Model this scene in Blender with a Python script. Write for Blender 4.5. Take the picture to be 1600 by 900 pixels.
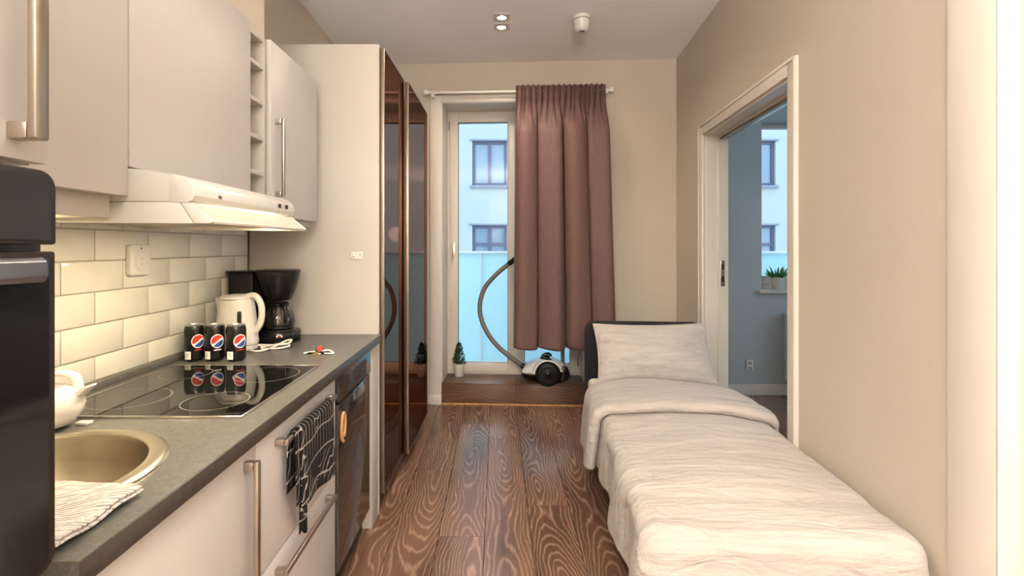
import bpy, bmesh, math, random
from mathutils import Matrix, Vector, noise
random.seed(7)
for o in list(bpy.data.objects): bpy.data.objects.remove(o)
scn = bpy.context.scene
COL = scn.collection
R = math.radians

# ------------------------------------------------------------------ camera, world, exposure
cam = bpy.data.cameras.new('camera'); cam_o = bpy.data.objects.new('camera', cam); COL.objects.link(cam_o)
cam.sensor_width = 36.0; cam.lens = 785/1600*36.0
cam.shift_x = 23/1600; cam.shift_y = -65/1600
cam.clip_start = 0.02; cam.clip_end = 200
cam_o.location = (0, 0, 1.38); cam_o.rotation_euler = (R(90), 0, 0)
scn.camera = cam_o
w = bpy.data.worlds.new('world'); scn.world = w; w.use_nodes = True
bg = w.node_tree.nodes['Background']
bg.inputs[0].default_value = (0.70, 0.86, 1.0, 1); bg.inputs[1].default_value = 1.55
vs = scn.view_settings
vs.view_transform = 'Standard'; vs.look = 'None'; vs.gamma = 1.0; vs.use_curve_mapping = False; vs.exposure = 1.15
WARM = (1.0, 0.85, 0.68)
SPOT_W = 3.5

# ------------------------------------------------------------------ materials
MATS = {}
class NT:
    """tiny node-graph helper"""
    def __init__(s, name):
        s.m = bpy.data.materials.new(name); s.m.use_nodes = True
        s.t = s.m.node_tree; s.n = s.t.nodes; s.n.clear()
        s.out = s.n.new('ShaderNodeOutputMaterial')
    def node(s, typ, **kw):
        n = s.n.new(typ)
        for k, v in kw.items(): setattr(n, k, v)
        return n
    def set(s, sock, v):
        if hasattr(v, 'is_linked') or isinstance(v, bpy.types.NodeSocket): s.t.links.new(v, sock)
        else: sock.default_value = v
    def math(s, op, a, b=0.0, c=0.0):
        n = s.node('ShaderNodeMath', operation=op)
        s.set(n.inputs[0], a); s.set(n.inputs[1], b); s.set(n.inputs[2], c)
        return n.outputs[0]
    def noise(s, vec, scale, detail=2.0, rough=0.5, dist=0.0):
        n = s.node('ShaderNodeTexNoise'); s.t.links.new(vec, n.inputs['Vector'])
        n.inputs['Scale'].default_value = scale; n.inputs['Detail'].default_value = detail
        n.inputs['Roughness'].default_value = rough; n.inputs['Distortion'].default_value = dist
        return n.outputs['Fac']
    def obj(s): return s.node('ShaderNodeTexCoord').outputs['Object']
    def mapping(s, vec, scale=(1,1,1), rot=(0,0,0), loc=(0,0,0)):
        n = s.node('ShaderNodeMapping'); s.set(n.inputs['Vector'], vec)
        n.inputs['Scale'].default_value = scale; n.inputs['Rotation'].default_value = rot; n.inputs['Location'].default_value = loc
        return n.outputs[0]
    def ramp(s, fac, stops):
        n = s.node('ShaderNodeValToRGB'); s.set(n.inputs[0], fac)
        e = n.color_ramp.elements
        while len(e) < len(stops): e.new(0.5)
        for el, (p, c) in zip(e, stops): el.position = p; el.color = (*c, 1) if len(c) == 3 else c
        return n.outputs[0]
    def mix(s, fac, a, b):
        n = s.node('ShaderNodeMix', data_type='RGBA'); s.set(n.inputs[0], fac)
        s.set(n.inputs[6], a if not isinstance(a, tuple) else (*a, 1)[:4]); s.set(n.inputs[7], b if not isinstance(b, tuple) else (*b, 1)[:4])
        return n.outputs[2]
    def bump(s, h, strength=0.2, dist=0.01):
        n = s.node('ShaderNodeBump'); s.t.links.new(h, n.inputs['Height'])
        n.inputs['Strength'].default_value = strength; n.inputs['Distance'].default_value = dist
        return n.outputs[0]
    def bsdf(s, color, rough=0.5, metal=0.0, normal=None, spec=0.5, **kw):
        b = s.node('ShaderNodeBsdfPrincipled')
        s.set(b.inputs['Base Color'], (*color, 1) if isinstance(color, tuple) and len(color) == 3 else color)
        s.set(b.inputs['Roughness'], rough); s.set(b.inputs['Metallic'], metal); b.inputs['Specular IOR Level'].default_value = spec
        if normal is not None: s.t.links.new(normal, b.inputs['Normal'])
        for k, v in kw.items(): s.set(b.inputs[k.replace('_', ' ')], v)
        s.t.links.new(b.outputs[0], s.out.inputs[0])
        return b
def plain(name, col, rough=0.5, metal=0.0, var=0.05, nscale=8.0, bump=0.0, bscale=60.0, spec=0.5, stretch=(1,1,1), **kw):
    """solid colour with slight procedural mottling and optional fine relief"""
    t = NT(name); v = t.mapping(t.obj(), stretch)
    f = t.noise(v, nscale, 3.0)
    lo = tuple(max(0, c*(1-var)) for c in col); hi = tuple(min(1, c*(1+var)) for c in col)
    c = t.ramp(f, [(0.3, lo), (0.7, hi)])
    nrm = t.bump(t.noise(v, bscale, 4.0), bump, 0.004) if bump else None
    t.bsdf(c, rough, metal, nrm, spec, **kw)
    MATS[name] = t.m
    return t.m
def emit(name, col, strength):
    t = NT(name); f = t.noise(t.obj(), 20.0)
    c = t.ramp(f, [(0.0, tuple(x*0.97 for x in col)), (1.0, col)])
    e = t.node('ShaderNodeEmission'); t.t.links.new(c, e.inputs[0]); e.inputs[1].default_value = strength
    t.t.links.new(e.outputs[0], t.out.inputs[0]); MATS[name] = t.m
    return t.m
def wood(name, dark, mid, light, axis='Y', rough=0.32, freq=95.0, random_off=True):
    t = NT(name); o = t.obj()
    rnd = t.node('ShaderNodeObjectInfo').outputs['Random'] if random_off else 0.37
    sep = t.node('ShaderNodeSeparateXYZ'); t.t.links.new(o, sep.inputs[0])
    x, y, z = sep.outputs
    if axis == 'X': x, y = (z, x)
    off = t.math('MULTIPLY', rnd, 57.0)
    yy = t.math('ADD', y, off)
    cv = t.node('ShaderNodeCombineXYZ'); t.set(cv.inputs[0], x); t.set(cv.inputs[1], yy); t.set(cv.inputs[2], off)
    v = cv.outputs[0]
    # distance to a wandering pith line: cathedral arches where the plank runs close to it
    d = t.math('MULTIPLY', t.math('SUBTRACT', t.noise(t.mapping(v, (0.5, 0.75, 1)), 1.0, 0.0), 0.5), 0.55)
    sh = t.math('MULTIPLY', t.math('SUBTRACT', t.math('FRACT', t.math('MULTIPLY', rnd, 7.31)), 0.5), 0.12)
    xx = t.math('ADD', x, sh)
    sw = t.math('MULTIPLY', t.math('SUBTRACT', t.noise(t.mapping(v, (9, 2.6, 1)), 1.0, 3.0, 0.65), 0.5), 0.055)
    xx = t.math('ADD', xx, sw)
    xx = t.math('ADD', xx, t.math('MULTIPLY', t.math('SUBTRACT', t.noise(t.mapping(v, (1.2, 1.6, 1)), 1.0, 1.0), 0.5), 0.14))
    r = t.math('SQRT', t.math('ADD', t.math('MULTIPLY', xx, xx), t.math('ADD', t.math('MULTIPLY', d, d), 0.0004)))
    r = t.math('ADD', r, t.math('MULTIPLY', t.noise(t.mapping(v, (16, 4, 1)), 1.0, 2.0), 0.022))
    ring = t.math('ADD', t.math('MULTIPLY', t.math('SINE', t.math('MULTIPLY', r, 6.283*freq)), 0.5), 0.5)
    line = t.math('POWER', ring, 5.0)
    fine = t.noise(t.mapping(v, (90, 3, 1)), 1.0, 4.0, 0.6)
    blot = t.noise(t.mapping(v, (5, 0.9, 1)), 1.0, 2.0)
    lmask = t.math('MULTIPLY', line, t.math('MULTIPLY', t.math('MULTIPLY', t.math('SMOOTH_MIN', fine, 0.75, 0.1), t.math('ADD', blot, 0.45)), 1.05))
    tone = t.math('ADD', t.math('MULTIPLY', blot, 0.9), t.math('MULTIPLY', fine, 0.35))
    base = t.ramp(tone, [(0.38, dark), (0.82, mid)])
    if random_off:
        br = t.math('ADD', t.math('MULTIPLY', t.math('FRACT', t.math('MULTIPLY', rnd, 13.7)), 0.5), 0.75)
        mx = t.node('ShaderNodeMix', data_type='RGBA', blend_type='MULTIPLY'); mx.inputs[0].default_value = 1.0
        cc = t.node('ShaderNodeCombineColor')
        for i in range(3): t.set(cc.inputs[i], br)
        t.set(mx.inputs[6], base); t.set(mx.inputs[7], cc.outputs[0]); base = mx.outputs[2]
    c = t.mix(lmask, base, light)
    nrm = t.bump(t.math('SUBTRACT', fine, t.math('MULTIPLY', line, 0.5)), 0.12, 0.002)
    rg = t.math('ADD', t.math('MULTIPLY', fine, 0.15), rough-0.07)
    t.bsdf(c, rg, 0.0, nrm, 0.5); MATS[name] = t.m
    return t.m
def glass_clear(name, tint=(0.93, 0.97, 1.0), ior=1.25):
    t = NT(name); f = t.noise(t.obj(), 3.0)
    c = t.ramp(f, [(0.0, tint), (1.0, tuple(min(1, x*1.01) for x in tint))])
    tr = t.node('ShaderNodeBsdfTransparent'); t.t.links.new(c, tr.inputs[0])
    gl = t.node('ShaderNodeBsdfGlossy'); gl.inputs['Roughness'].default_value = 0.02
    fr = t.node('ShaderNodeFresnel'); fr.inputs[0].default_value = ior
    mx = t.node('ShaderNodeMixShader'); t.t.links.new(fr.outputs[0], mx.inputs[0]); t.t.links.new(tr.outputs[0], mx.inputs[1]); t.t.links.new(gl.outputs[0], mx.inputs[2])
    t.t.links.new(mx.outputs[0], t.out.inputs[0]); MATS[name] = t.m
    return t.m
def translucent(name, col, amount=0.5, rough=0.4):
    t = NT(name); f = t.noise(t.obj(), 6.0); c = t.ramp(f, [(0, tuple(x*0.96 for x in col)), (1, col)])
    b = t.bsdf(c, rough)
    tl = t.node('ShaderNodeBsdfTranslucent'); t.t.links.new(c, tl.inputs[0])
    mx = t.node('ShaderNodeMixShader'); mx.inputs[0].default_value = amount
    t.t.links.new(b.outputs[0], mx.inputs[1]); t.t.links.new(tl.outputs[0], mx.inputs[2]); t.t.links.new(mx.outputs[0], t.out.inputs[0])
    MATS[name] = t.m
    return t.m
def linen(name, col, streak=0.10, crease=0.5):
    t = NT(name); o = t.obj()
    st = t.noise(t.mapping(o, (2.2, 26, 26)), 1.0, 4.0, 0.6, 0.4)
    wv = t.noise(t.mapping(o, (420, 420, 420)), 1.0, 1.0)
    lo = tuple(x*(1-streak) for x in col); hi = tuple(min(1, x*(1+streak)) for x in col)
    c = t.ramp(st, [(0.3, lo), (0.7, hi)])
    big = t.noise(t.mapping(o, (5, 16, 12)), 1.0, 3.0, 0.55, 1.2)
    h = t.math('ADD', t.math('MULTIPLY', st, 0.4), t.math('ADD', t.math('MULTIPLY', wv, 0.03), big))
    t.bsdf(c, 0.9, 0.0, t.bump(h, crease, 0.022), 0.2, Sheen_Weight=0.1); MATS[name] = t.m
    return t.m

plain('wall_paint', (0.56, 0.49, 0.405), 0.75, var=0.02, nscale=1.5, bump=0.05, bscale=120)
plain('ceiling_paint', (0.93, 0.925, 0.92), 0.8, var=0.015, nscale=1.2, bump=0.04, bscale=120)
plain('blue_grey_paint', (0.43, 0.465, 0.485), 0.75, var=0.03, nscale=2, bump=0.05, bscale=120)
plain('white_gloss', (0.68, 0.63, 0.56), 0.35, var=0.02, nscale=3)
plain('white_lacquer', (0.52, 0.485, 0.455), 0.45, var=0.015, nscale=2)
plain('white_panel', (0.50, 0.46, 0.405), 0.45, var=0.02, nscale=2)
plain('white_plastic', (0.68, 0.655, 0.60), 0.3, var=0.02, nscale=6)
plain('white_steel', (0.66, 0.635, 0.585), 0.25, var=0.01, nscale=6)
plain('tile_glaze', (0.69, 0.66, 0.58), 0.12, var=0.03, nscale=9, bump=0.03, bscale=12)
plain('grout', (0.46, 0.43, 0.37), 0.9, var=0.1, nscale=60, bump=0.3, bscale=300)
plain('brushed_steel', (0.50, 0.44, 0.375), 0.32, 1.0, var=0.08, nscale=40, stretch=(1, 1, 0.03))
plain('steel_bowl', (0.66, 0.60, 0.50), 0.26, 1.0, var=0.06, nscale=10, stretch=(1, 1, 6))
plain('bright_steel', (0.80, 0.76, 0.70), 0.16, 1.0, var=0.03, nscale=20)
plain('bronze_profile', (0.30, 0.24, 0.185), 0.35, 1.0, var=0.05, nscale=20)
plain('black_glass', (0.006, 0.0055, 0.005), 0.03, var=0.1, nscale=4, spec=0.3)
def bronze_mirror():
    t = NT('mirror_dark'); f = t.noise(t.obj(), 1.0)
    c = t.ramp(f, [(0.0, (0.22, 0.125, 0.095)), (1.0, (0.23, 0.13, 0.10))])
    g = t.node('ShaderNodeBsdfGlossy'); t.t.links.new(c, g.inputs[0]); g.inputs['Roughness'].default_value = 0.012
    t.t.links.new(g.outputs[0], t.out.inputs[0]); MATS['mirror_dark'] = t.m
bronze_mirror()
plain('oven_glass', (0.012, 0.010, 0.009), 0.06, var=0.1, nscale=4, spec=0.4)
plain('oven_panel', (0.020, 0.0175, 0.015), 0.35, var=0.1, nscale=30)
plain('oven_edge', (0.06, 0.045, 0.04), 0.25, 0.6, var=0.1, nscale=30)
plain('handle_blue_steel', (0.42, 0.43, 0.47), 0.30, 1.0, var=0.04, nscale=30, stretch=(1, .05, 1))
plain('black_plastic', (0.007, 0.0062, 0.0052), 0.25, var=0.15, nscale=30, spec=0.35)
plain('black_satin', (0.008, 0.0075, 0.007), 0.4, var=0.15, nscale=30, spec=0.3)
plain('rubber', (0.007, 0.0065, 0.0065), 0.5, var=0.2, nscale=40, spec=0.3)
plain('appliance_black', (0.035, 0.028, 0.024), 0.06, var=0.08, nscale=5, spec=1.0)
plain('appliance_trim', (0.10, 0.085, 0.075), 0.28, 0.7, var=0.06, nscale=20)
plain('zone_line', (0.34, 0.32, 0.29), 0.4, var=0.05)
plain('fabric_dark', (0.014, 0.013, 0.016), 0.95, var=0.3, nscale=200, bump=0.4, bscale=500)
plain('bed_base_fabric', (0.028, 0.032, 0.046), 0.95, var=0.3, nscale=200, bump=0.4, bscale=500)
plain('sheet_cream', (0.76, 0.71, 0.62), 0.9, var=0.03, nscale=20, bump=0.1, bscale=90)
linen('linen_grey', (0.43, 0.385, 0.345), 0.13, 0.7)
linen('linen_pillow', (0.45, 0.41, 0.37), 0.12, 0.7)
plain('curtain_fabric', (0.150, 0.080, 0.070), 0.62, var=0.10, nscale=90, bump=0.15, bscale=400, stretch=(1, 1, 0.25), Sheen_Weight=0.05)
plain('can_black', (0.006, 0.0055, 0.005), 0.22, 0.1, var=0.1, nscale=20)
plain('can_metal', (0.62, 0.60, 0.57), 0.35, 1.0, var=0.04)
plain('print_white', (0.85, 0.83, 0.78), 0.35, var=0.03)
plain('print_red', (0.55, 0.03, 0.025), 0.3, var=0.05)
plain('print_blue', (0.02, 0.07, 0.30), 0.3, var=0.05)
plain('print_beige', (0.55, 0.42, 0.33), 0.4, var=0.1)
plain('red_plastic', (0.60, 0.06, 0.05), 0.35, var=0.05)
plain('brass', (0.85, 0.58, 0.18), 0.25, 1.0, var=0.06)
plain('copper_wood', (0.55, 0.30, 0.13), 0.4, var=0.2, nscale=30, stretch=(1, 1, .2))
plain('rod_white', (0.83, 0.80, 0.74), 0.35, var=0.02)
plain('dark_metal', (0.03, 0.028, 0.026), 0.4, 0.6, var=0.1)
plain('conifer_green', (0.020, 0.045, 0.012), 0.7, var=0.45, nscale=60)
plain('succulent_green', (0.06, 0.20, 0.04), 0.5, var=0.35, nscale=40)
plain('bark', (0.10, 0.07, 0.04), 0.9, var=0.3, nscale=50)
plain('soil', (0.03, 0.022, 0.016), 0.95, var=0.4, nscale=80)
plain('hose_grey', (0.17, 0.155, 0.14), 0.45, var=0.12, nscale=60)
plain('vac_white', (0.88, 0.87, 0.86), 0.18, var=0.02)
plain('facade', (0.34, 0.37, 0.36), 0.9, var=0.02, nscale=0.4, bump=0.1, bscale=5)
plain('facade_frame', (0.075, 0.08, 0.13), 0.5, var=0.06)
plain('facade_sill', (0.17, 0.20, 0.25), 0.6, var=0.05)
plain('facade_glass', (0.17, 0.23, 0.30), 0.10, var=0.12, nscale=0.8, spec=0.8)
plain('rail_frost', (0.66, 0.76, 0.84), 0.5, var=0.02)
plain('courtyard', (0.30, 0.30, 0.30), 0.95, var=0.1)
plain('radiator_white', (0.70, 0.70, 0.68), 0.4, var=0.02)
plain('subfloor', (0.05, 0.032, 0.02), 0.9, var=0.1)
wood('plank_wood', (0.075, 0.036, 0.022), (0.215, 0.112, 0.070), (0.46, 0.29, 0.195), 'Y', 0.21, 68.0)
wood('step_wood', (0.055, 0.028, 0.017), (0.150, 0.078, 0.045), (0.25, 0.14, 0.085), 'X', 0.30, 46.0)
glass_clear('pane_glass'); glass_clear('carafe_glass', (0.80, 0.76, 0.70), 1.65)
translucent('visor_plastic', (0.86, 0.83, 0.74), 0.35, 0.2)
translucent('frosted_rail', (0.70, 0.92, 0.97), 0.45, 0.6)
emit('spot_glow', (1.0, 0.80, 0.55), 30.0)
emit('hood_glow', (1.0, 0.84, 0.58), 7.0)
emit('fill_globe_glow', (1.0, 0.90, 0.78), 22.0)  # glow of the added globe lamp behind the viewpoint

def worktop_mat():
    t = NT('worktop_laminate'); o = t.obj()
    f = t.noise(o, 55.0, 5.0, 0.65, 1.5); g = t.noise(o, 260.0, 2.0)
    c = t.ramp(t.math('ADD', t.math('MULTIPLY', f, 0.7), t.math('MULTIPLY', g, 0.3)), [(0.3, (0.062, 0.060, 0.054)), (0.7, (0.165, 0.158, 0.140))])
    t.bsdf(c, 0.33, 0.0, t.bump(f, 0.08, 0.002), 0.5); MATS['worktop_laminate'] = t.m
worktop_mat()
plain('worktop_edge', (0.052, 0.043, 0.035), 0.3, var=0.2, nscale=60)
def towel_print(name, base, ink, sx, dens, rot):
    """fabric with printed scribbled lines and rows of marks"""
    t = NT(name); o = t.obj(); v = t.mapping(o, (1, 1, 1), rot)
    n1 = t.noise(t.mapping(v, (sx, sx*5, sx)), 1.0, 3.0, 0.6, 0.3)
    rows = t.node('ShaderNodeTexWave', wave_type='BANDS', bands_direction='Y'); t.t.links.new(v, rows.inputs[0])
    rows.inputs['Scale'].default_value = dens; rows.inputs['Distortion'].default_value = 1.5; rows.inputs['Detail'].default_value = 2
    m = t.math('MULTIPLY', t.ramp(rows.outputs['Fac'], [(0.55, (0, 0, 0)), (0.75, (1, 1, 1))]), t.ramp(n1, [(0.46, (0, 0, 0)), (0.52, (1, 1, 1))]))
    c = t.mix(m, base, ink)
    t.bsdf(c, 0.9, 0.0, t.bump(t.noise(o, 700.0), 0.2, 0.001), 0.2); MATS[name] = t.m
towel_print('tea_towel_print', (0.62, 0.575, 0.535), (0.25, 0.22, 0.20), 34.0, 38.0, (0, 0, R(-28)))
def black_towel_mat():
    t = NT('black_towel_print'); o = t.obj()
    def lines(rot, scale, dist, lo):
        wv = t.node('ShaderNodeTexWave', wave_type='BANDS', bands_direction='Y'); t.t.links.new(t.mapping(o, (1, 1, 1), rot), wv.inputs[0])
        wv.inputs['Scale'].default_value = scale; wv.inputs['Distortion'].default_value = dist; wv.inputs['Detail'].default_value = 2; wv.inputs['Detail Scale'].default_value = 1.2
        return t.ramp(wv.outputs['Fac'], [(lo, (0, 0, 0)), (lo+0.05, (1, 1, 1))])
    a = lines((0, 0, 0), 13.0, 1.0, 0.965); b = lines((R(90), 0, 0), 4.0, 3.0, 0.985); c2 = lines((R(40), 0, 0), 9.0, 14.0, 0.93)
    mk = t.ramp(t.noise(t.mapping(o, (9, 9, 9)), 1.0, 1.0), [(0.47, (0, 0, 0)), (0.53, (1, 1, 1))])
    sepz = t.node('ShaderNodeSeparateXYZ'); t.t.links.new(o, sepz.inputs[0])
    up = t.ramp(t.math('ADD', sepz.outputs[2], 0.0), [(0.10, (0.12, 0.12, 0.12)), (0.20, (1, 1, 1))])
    m = t.math('MAXIMUM', t.math('MAXIMUM', t.math('MULTIPLY', a, up), b), t.math('MULTIPLY', c2, mk))
    c = t.mix(t.math('MULTIPLY', m, 0.8), (0.012, 0.009, 0.008), (0.50, 0.46, 0.42))
    t.bsdf(c, 0.9, 0.0, None, 0.2); MATS['black_towel_print'] = t.m
black_towel_mat()

# ------------------------------------------------------------------ mesh and object helpers
def frame(x, y, deg): return Matrix.Translation((x, y, 0)) @ Matrix.Rotation(R(deg), 4, 'Z')
W = Matrix.Identity(4)              # kitchen run and floor
FR = frame(1.175, 0, -4.73)         # right wall: x = distance through the wall, y = along it
FB = frame(0.128, 4.365, -3.0)      # window wall: x = along it, y = depth behind its face
FW = frame(-0.630, 0, -0.97)        # sliding wardrobe doors

class MB:
    def __init__(s): s.v = []; s.f = []; s.mi = []; s.cur = 0
    def add(s, vs, fs):
        b = len(s.v); s.v += [tuple(p) for p in vs]
        for f in fs: s.f.append(tuple(b+i for i in f)); s.mi.append(s.cur)
        return s
    def box(s, x0, x1, y0, y1, z0, z1):
        return s.add([(x0,y0,z0),(x1,y0,z0),(x1,y1,z0),(x0,y1,z0),(x0,y0,z1),(x1,y0,z1),(x1,y1,z1),(x0,y1,z1)],
                     [(0,3,2,1),(4,5,6,7),(0,1,5,4),(1,2,6,5),(2,3,7,6),(3,0,4,7)])
    def prism(s, poly, a0, a1, axis='y'):
        """extrude a 2D polygon; axis y: (x,z) polygon, x: (y,z), z: (x,y)"""
        n = len(poly)
        def P(p, a): return (p[0], a, p[1]) if axis == 'y' else ((a, p[0], p[1]) if axis == 'x' else (p[0], p[1], a))
        vs = [P(p, a0) for p in poly] + [P(p, a1) for p in poly]
        fs = [tuple(range(n)), tuple(range(2*n-1, n-1, -1))] + [(i, i+n, (i+1) % n+n, (i+1) % n) for i in range(n)]
        return s.add(vs, fs)
    def lathe(s, prof, c=(0,0,0), n=24, axis='z', cap=True):
        vs = []; fs = []; m = len(prof)
        for r, h in prof:
            for k in range(n):
                a = 2*math.pi*k/n; x, y = r*math.cos(a), r*math.sin(a)
                p = (x, y, h) if axis == 'z' else ((h, x, y) if axis == 'x' else (x, h, y))
                vs.append((p[0]+c[0], p[1]+c[1], p[2]+c[2]))
        for i in range(m-1):
            for k in range(n): fs.append((i*n+k, i*n+(k+1) % n, (i+1)*n+(k+1) % n, (i+1)*n+k))
        if cap:
            if prof[0][0] > 1e-5: fs.append(tuple(range(n-1, -1, -1)))
            if prof[-1][0] > 1e-5: fs.append(tuple((m-1)*n+k for k in range(n)))
        return s.add(vs, fs)
    def tube(s, pts, r, n=10, cap=True):
        pts = [Vector(p) for p in pts]; rs = r if isinstance(r, (list, tuple)) else [r]*len(pts)
        vs = []; fs = []; up = None
        for i, p in enumerate(pts):
            d = (pts[min(i+1, len(pts)-1)] - pts[max(i-1, 0)]).normalized()
            if up is None: up = Vector((0,0,1)) if abs(d.z) < 0.9 else Vector((1,0,0))
            a = d.cross(up).normalized(); b = a.cross(d).normalized(); up = b
            for k in range(n):
                t = 2*math.pi*k/n; q = p + (a*math.cos(t) + b*math.sin(t))*rs[i]; vs.append(q)
        for i in range(len(pts)-1):
            for k in range(n): fs.append((i*n+k, (i+1)*n+k, (i+1)*n+(k+1) % n, i*n+(k+1) % n))
        if cap: fs += [tuple(range(n)), tuple((len(pts)-1)*n+k for k in range(n-1, -1, -1))]
        return s.add(vs, fs)
    def grid(s, fn, nu, nv, wrap=False):
        vs = [fn(i/nu, j/nv) for j in range(nv+1) for i in range(nu if wrap else nu+1)]
        w_ = nu if wrap else nu+1
        fs = [(j*w_+i, j*w_+(i+1) % w_, (j+1)*w_+(i+1) % w_, (j+1)*w_+i) for j in range(nv) for i in range(nu)]
        return s.add(vs, fs)

BASE = {}
def build(name, mb, mat, parent=None, bevel=0.0, smooth=None, fr=None, base=(0,0,0), seg=2, solid=0.0, sub=0, fix=True):
    if parent is not None: base = BASE[parent.name]
    me = bpy.data.meshes.new(name)
    me.from_pydata([(p[0]-base[0], p[1]-base[1], p[2]-base[2]) for p in mb.v], [], mb.f)
    mats = mat if isinstance(mat, (list, tuple)) else [mat]
    for m in mats: me.materials.append(MATS[m])
    if len(mats) > 1:
        for p, i in zip(me.polygons, mb.mi): p.material_index = i
    bm = bmesh.new(); bm.from_mesh(me)
    if fix: bmesh.ops.recalc_face_normals(bm, faces=bm.faces[:])
    if bevel > 0:
        es = [e for e in bm.edges if len(e.link_faces) == 2 and e.calc_face_angle(0) > 0.5]
        bmesh.ops.bevel(bm, geom=es, offset=bevel, segments=seg, affect='EDGES', profile=0.5, clamp_overlap=True)
    bm.to_mesh(me); bm.free()
    if smooth is None: smooth = bevel > 0
    if smooth:
        for p in me.polygons: p.use_smooth = True
        me.set_sharp_from_angle(angle=R(42))
    o = bpy.data.objects.new(name, me); COL.objects.link(o)
    if solid: md = o.modifiers.new('thickness', 'SOLIDIFY'); md.thickness = solid; md.offset = 0
    if sub: md = o.modifiers.new('smooth', 'SUBSURF'); md.levels = sub; md.render_levels = sub
    if parent is not None: o.parent = parent
    else: o.matrix_world = (fr or W) @ Matrix.Translation(base)
    BASE[o.name] = base
    return o
def thing(name, label, cat, base=(0,0,0), fr=None, group=None):
    o = bpy.data.objects.new(name, None); COL.objects.link(o); o.empty_display_size = 0.05
    o.matrix_world = (fr or W) @ Matrix.Translation(base); BASE[o.name] = base
    return tag(o, label, cat, group)
def tag(o, label, cat, group=None):
    o['label'] = label; o['category'] = cat
    if group: o['group'] = group
    return o
def struct(o, label=None, cat=None):
    o['kind'] = 'structure'
    if label: o['label'] = label; o['category'] = cat or 'wall'
    return o
def dup(root, loc, label, group=None):
    r = root.copy(); COL.objects.link(r); r.matrix_world = Matrix.Translation(loc); r['label'] = label
    if group: r['group'] = group
    for ch in list(root.children):
        c = ch.copy(); COL.objects.link(c); c.parent = r
        for g in list(ch.children):
            d = g.copy(); COL.objects.link(d); d.parent = c
    return r
def bx(*a): return MB().box(*a)
def area(name, loc, rot, size, power, col, fr=None, shape='DISK', sy=None, spread=180):
    l = bpy.data.lights.new(name, 'AREA'); l.shape = shape; l.size = size
    if sy: l.size_y = sy
    l.energy = power; l.color = col; l.spread = R(spread)
    o = bpy.data.objects.new(name, l); COL.objects.link(o); o.matrix_world = (fr or W) @ Matrix.Translation(loc) @ Matrix.Rotation(rot[0], 4, 'X') @ Matrix.Rotation(rot[1], 4, 'Y')
    return o
def spline(pts, n=8):
    """Catmull-Rom through the points"""
    P = [Vector(p) for p in pts]; out = []
    for i in range(len(P)-1):
        p0, p1, p2, p3 = P[max(i-1,0)], P[i], P[i+1], P[min(i+2,len(P)-1)]
        for k in range(n):
            t = k/n
            out.append(0.5*((2*p1)+(p2-p0)*t+(2*p0-5*p1+4*p2-p3)*t*t+(3*p1-p0-3*p2+p3)*t**3))
    return out+[P[-1]]
def ribbon_arc(cx, cz, rx, rz, a0, a1, n=14): return [(cx+rx*math.cos(R(a0+(a1-a0)*i/n)), cz+rz*math.sin(R(a0+(a1-a0)*i/n))) for i in range(n+1)]

# ------------------------------------------------------------------ the room shell
CEIL = 2.98
WL = -1.288      # left wall face
fl = struct(build('floor', bx(-1.5, 4.4, -3.75, 5.0, -0.08, -0.012), 'subfloor'), 'dark brown wood plank floor with swirling light grain', 'floor')
# planks 0.22 wide along y
PW = 0.22; plank_mesh = {}
rows = {-6:[.2,1.5,3.0], -5:[.9,2.1,3.5], -4:[.3,1.6,2.8,4.0], -3:[.6,1.9,3.2], -2:[-.2,1.2,3.1], -1:[.4,1.5,2.39,3.9], 0:[.1,1.35,3.65], 1:[.9,2.68,4.1], 2:[.2,1.4,3.4], 3:[.7,2.2,3.0], 4:[.1,1.8,3.3], 5:[.9,2.4], 6:[.3,1.7,3.1]}
def plank(x0, x1, y0, y1):
    key = (round(x1-x0, 3), round(y1-y0, 3))
    g = 0.0009
    o = build('plank', bx(x0+g, x1-g, y0+g, y1-g, -0.012, 0.0), 'plank_wood', None, bevel=0.0012, seg=1, base=((x0+x1)/2, (y0+y1)/2, 0))
    o.parent = fl; BASE[o.name] = (0, 0, 0)
for k, cuts in rows.items():
    x0 = -0.06+PW*k
    ys = [-3.7, -1.7]+cuts+[4.75]
    for a, b in zip(ys[:-1], ys[1:]): plank(x0, x0+PW, a, b)
# second room floor (dark) and hall beyond the right-hand partition
for k in range(7, 19):
    x0 = -0.06+PW*k
    for a, b in ((-3.7, -1.7), (-1.7, 1.2+.13*(k % 5)), (1.2+.13*(k % 5), 3.2+.1*(k % 4)), (3.2+.1*(k % 4), 4.75)): plank(x0, x0+PW, a, b)
struct(build('ceiling', bx(-1.5, 4.4, -3.75, 5.0, CEIL, CEIL+0.1), 'ceiling_paint'), 'flat pale ceiling with recessed spotlights', 'ceiling')
wl = struct(build('wall_left', bx(WL-0.15, WL, -3.75, 5.0, 0, CEIL), 'wall_paint'), 'greige wall with white brick tiles behind the worktop', 'wall')
struct(build('wall_rear', bx(-1.3, 4.4, -3.75, -3.6, 0, CEIL), 'wall_paint'), 'greige wall closing the room behind the viewpoint', 'wall')
# right wall with the doorway
v0, v1, dh = 2.345, 3.585, 2.178
m = MB().box(0, .16, 1.40, v0, 0, CEIL).box(0, .16, v1, 4.95, 0, CEIL).box(0, .16, v0, v1, dh, CEIL)
struct(build('wall_right', m, 'wall_paint', fr=FR), 'greige wall with a white framed doorway beside the bed', 'wall')
# window wall with the niche
nx0, nx1, nz1, step_h = -0.616, 0.634, 2.64, 0.189
m = MB().box(-1.45, nx0, 0, .62, 0, CEIL).box(nx1, 1.42, 0, .62, 0, CEIL).box(nx0, nx1, 0, .62, nz1, CEIL)
struct(build('wall_back', m, 'wall_paint', fr=FB), 'greige wall around the tall balcony door niche', 'wall')
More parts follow.
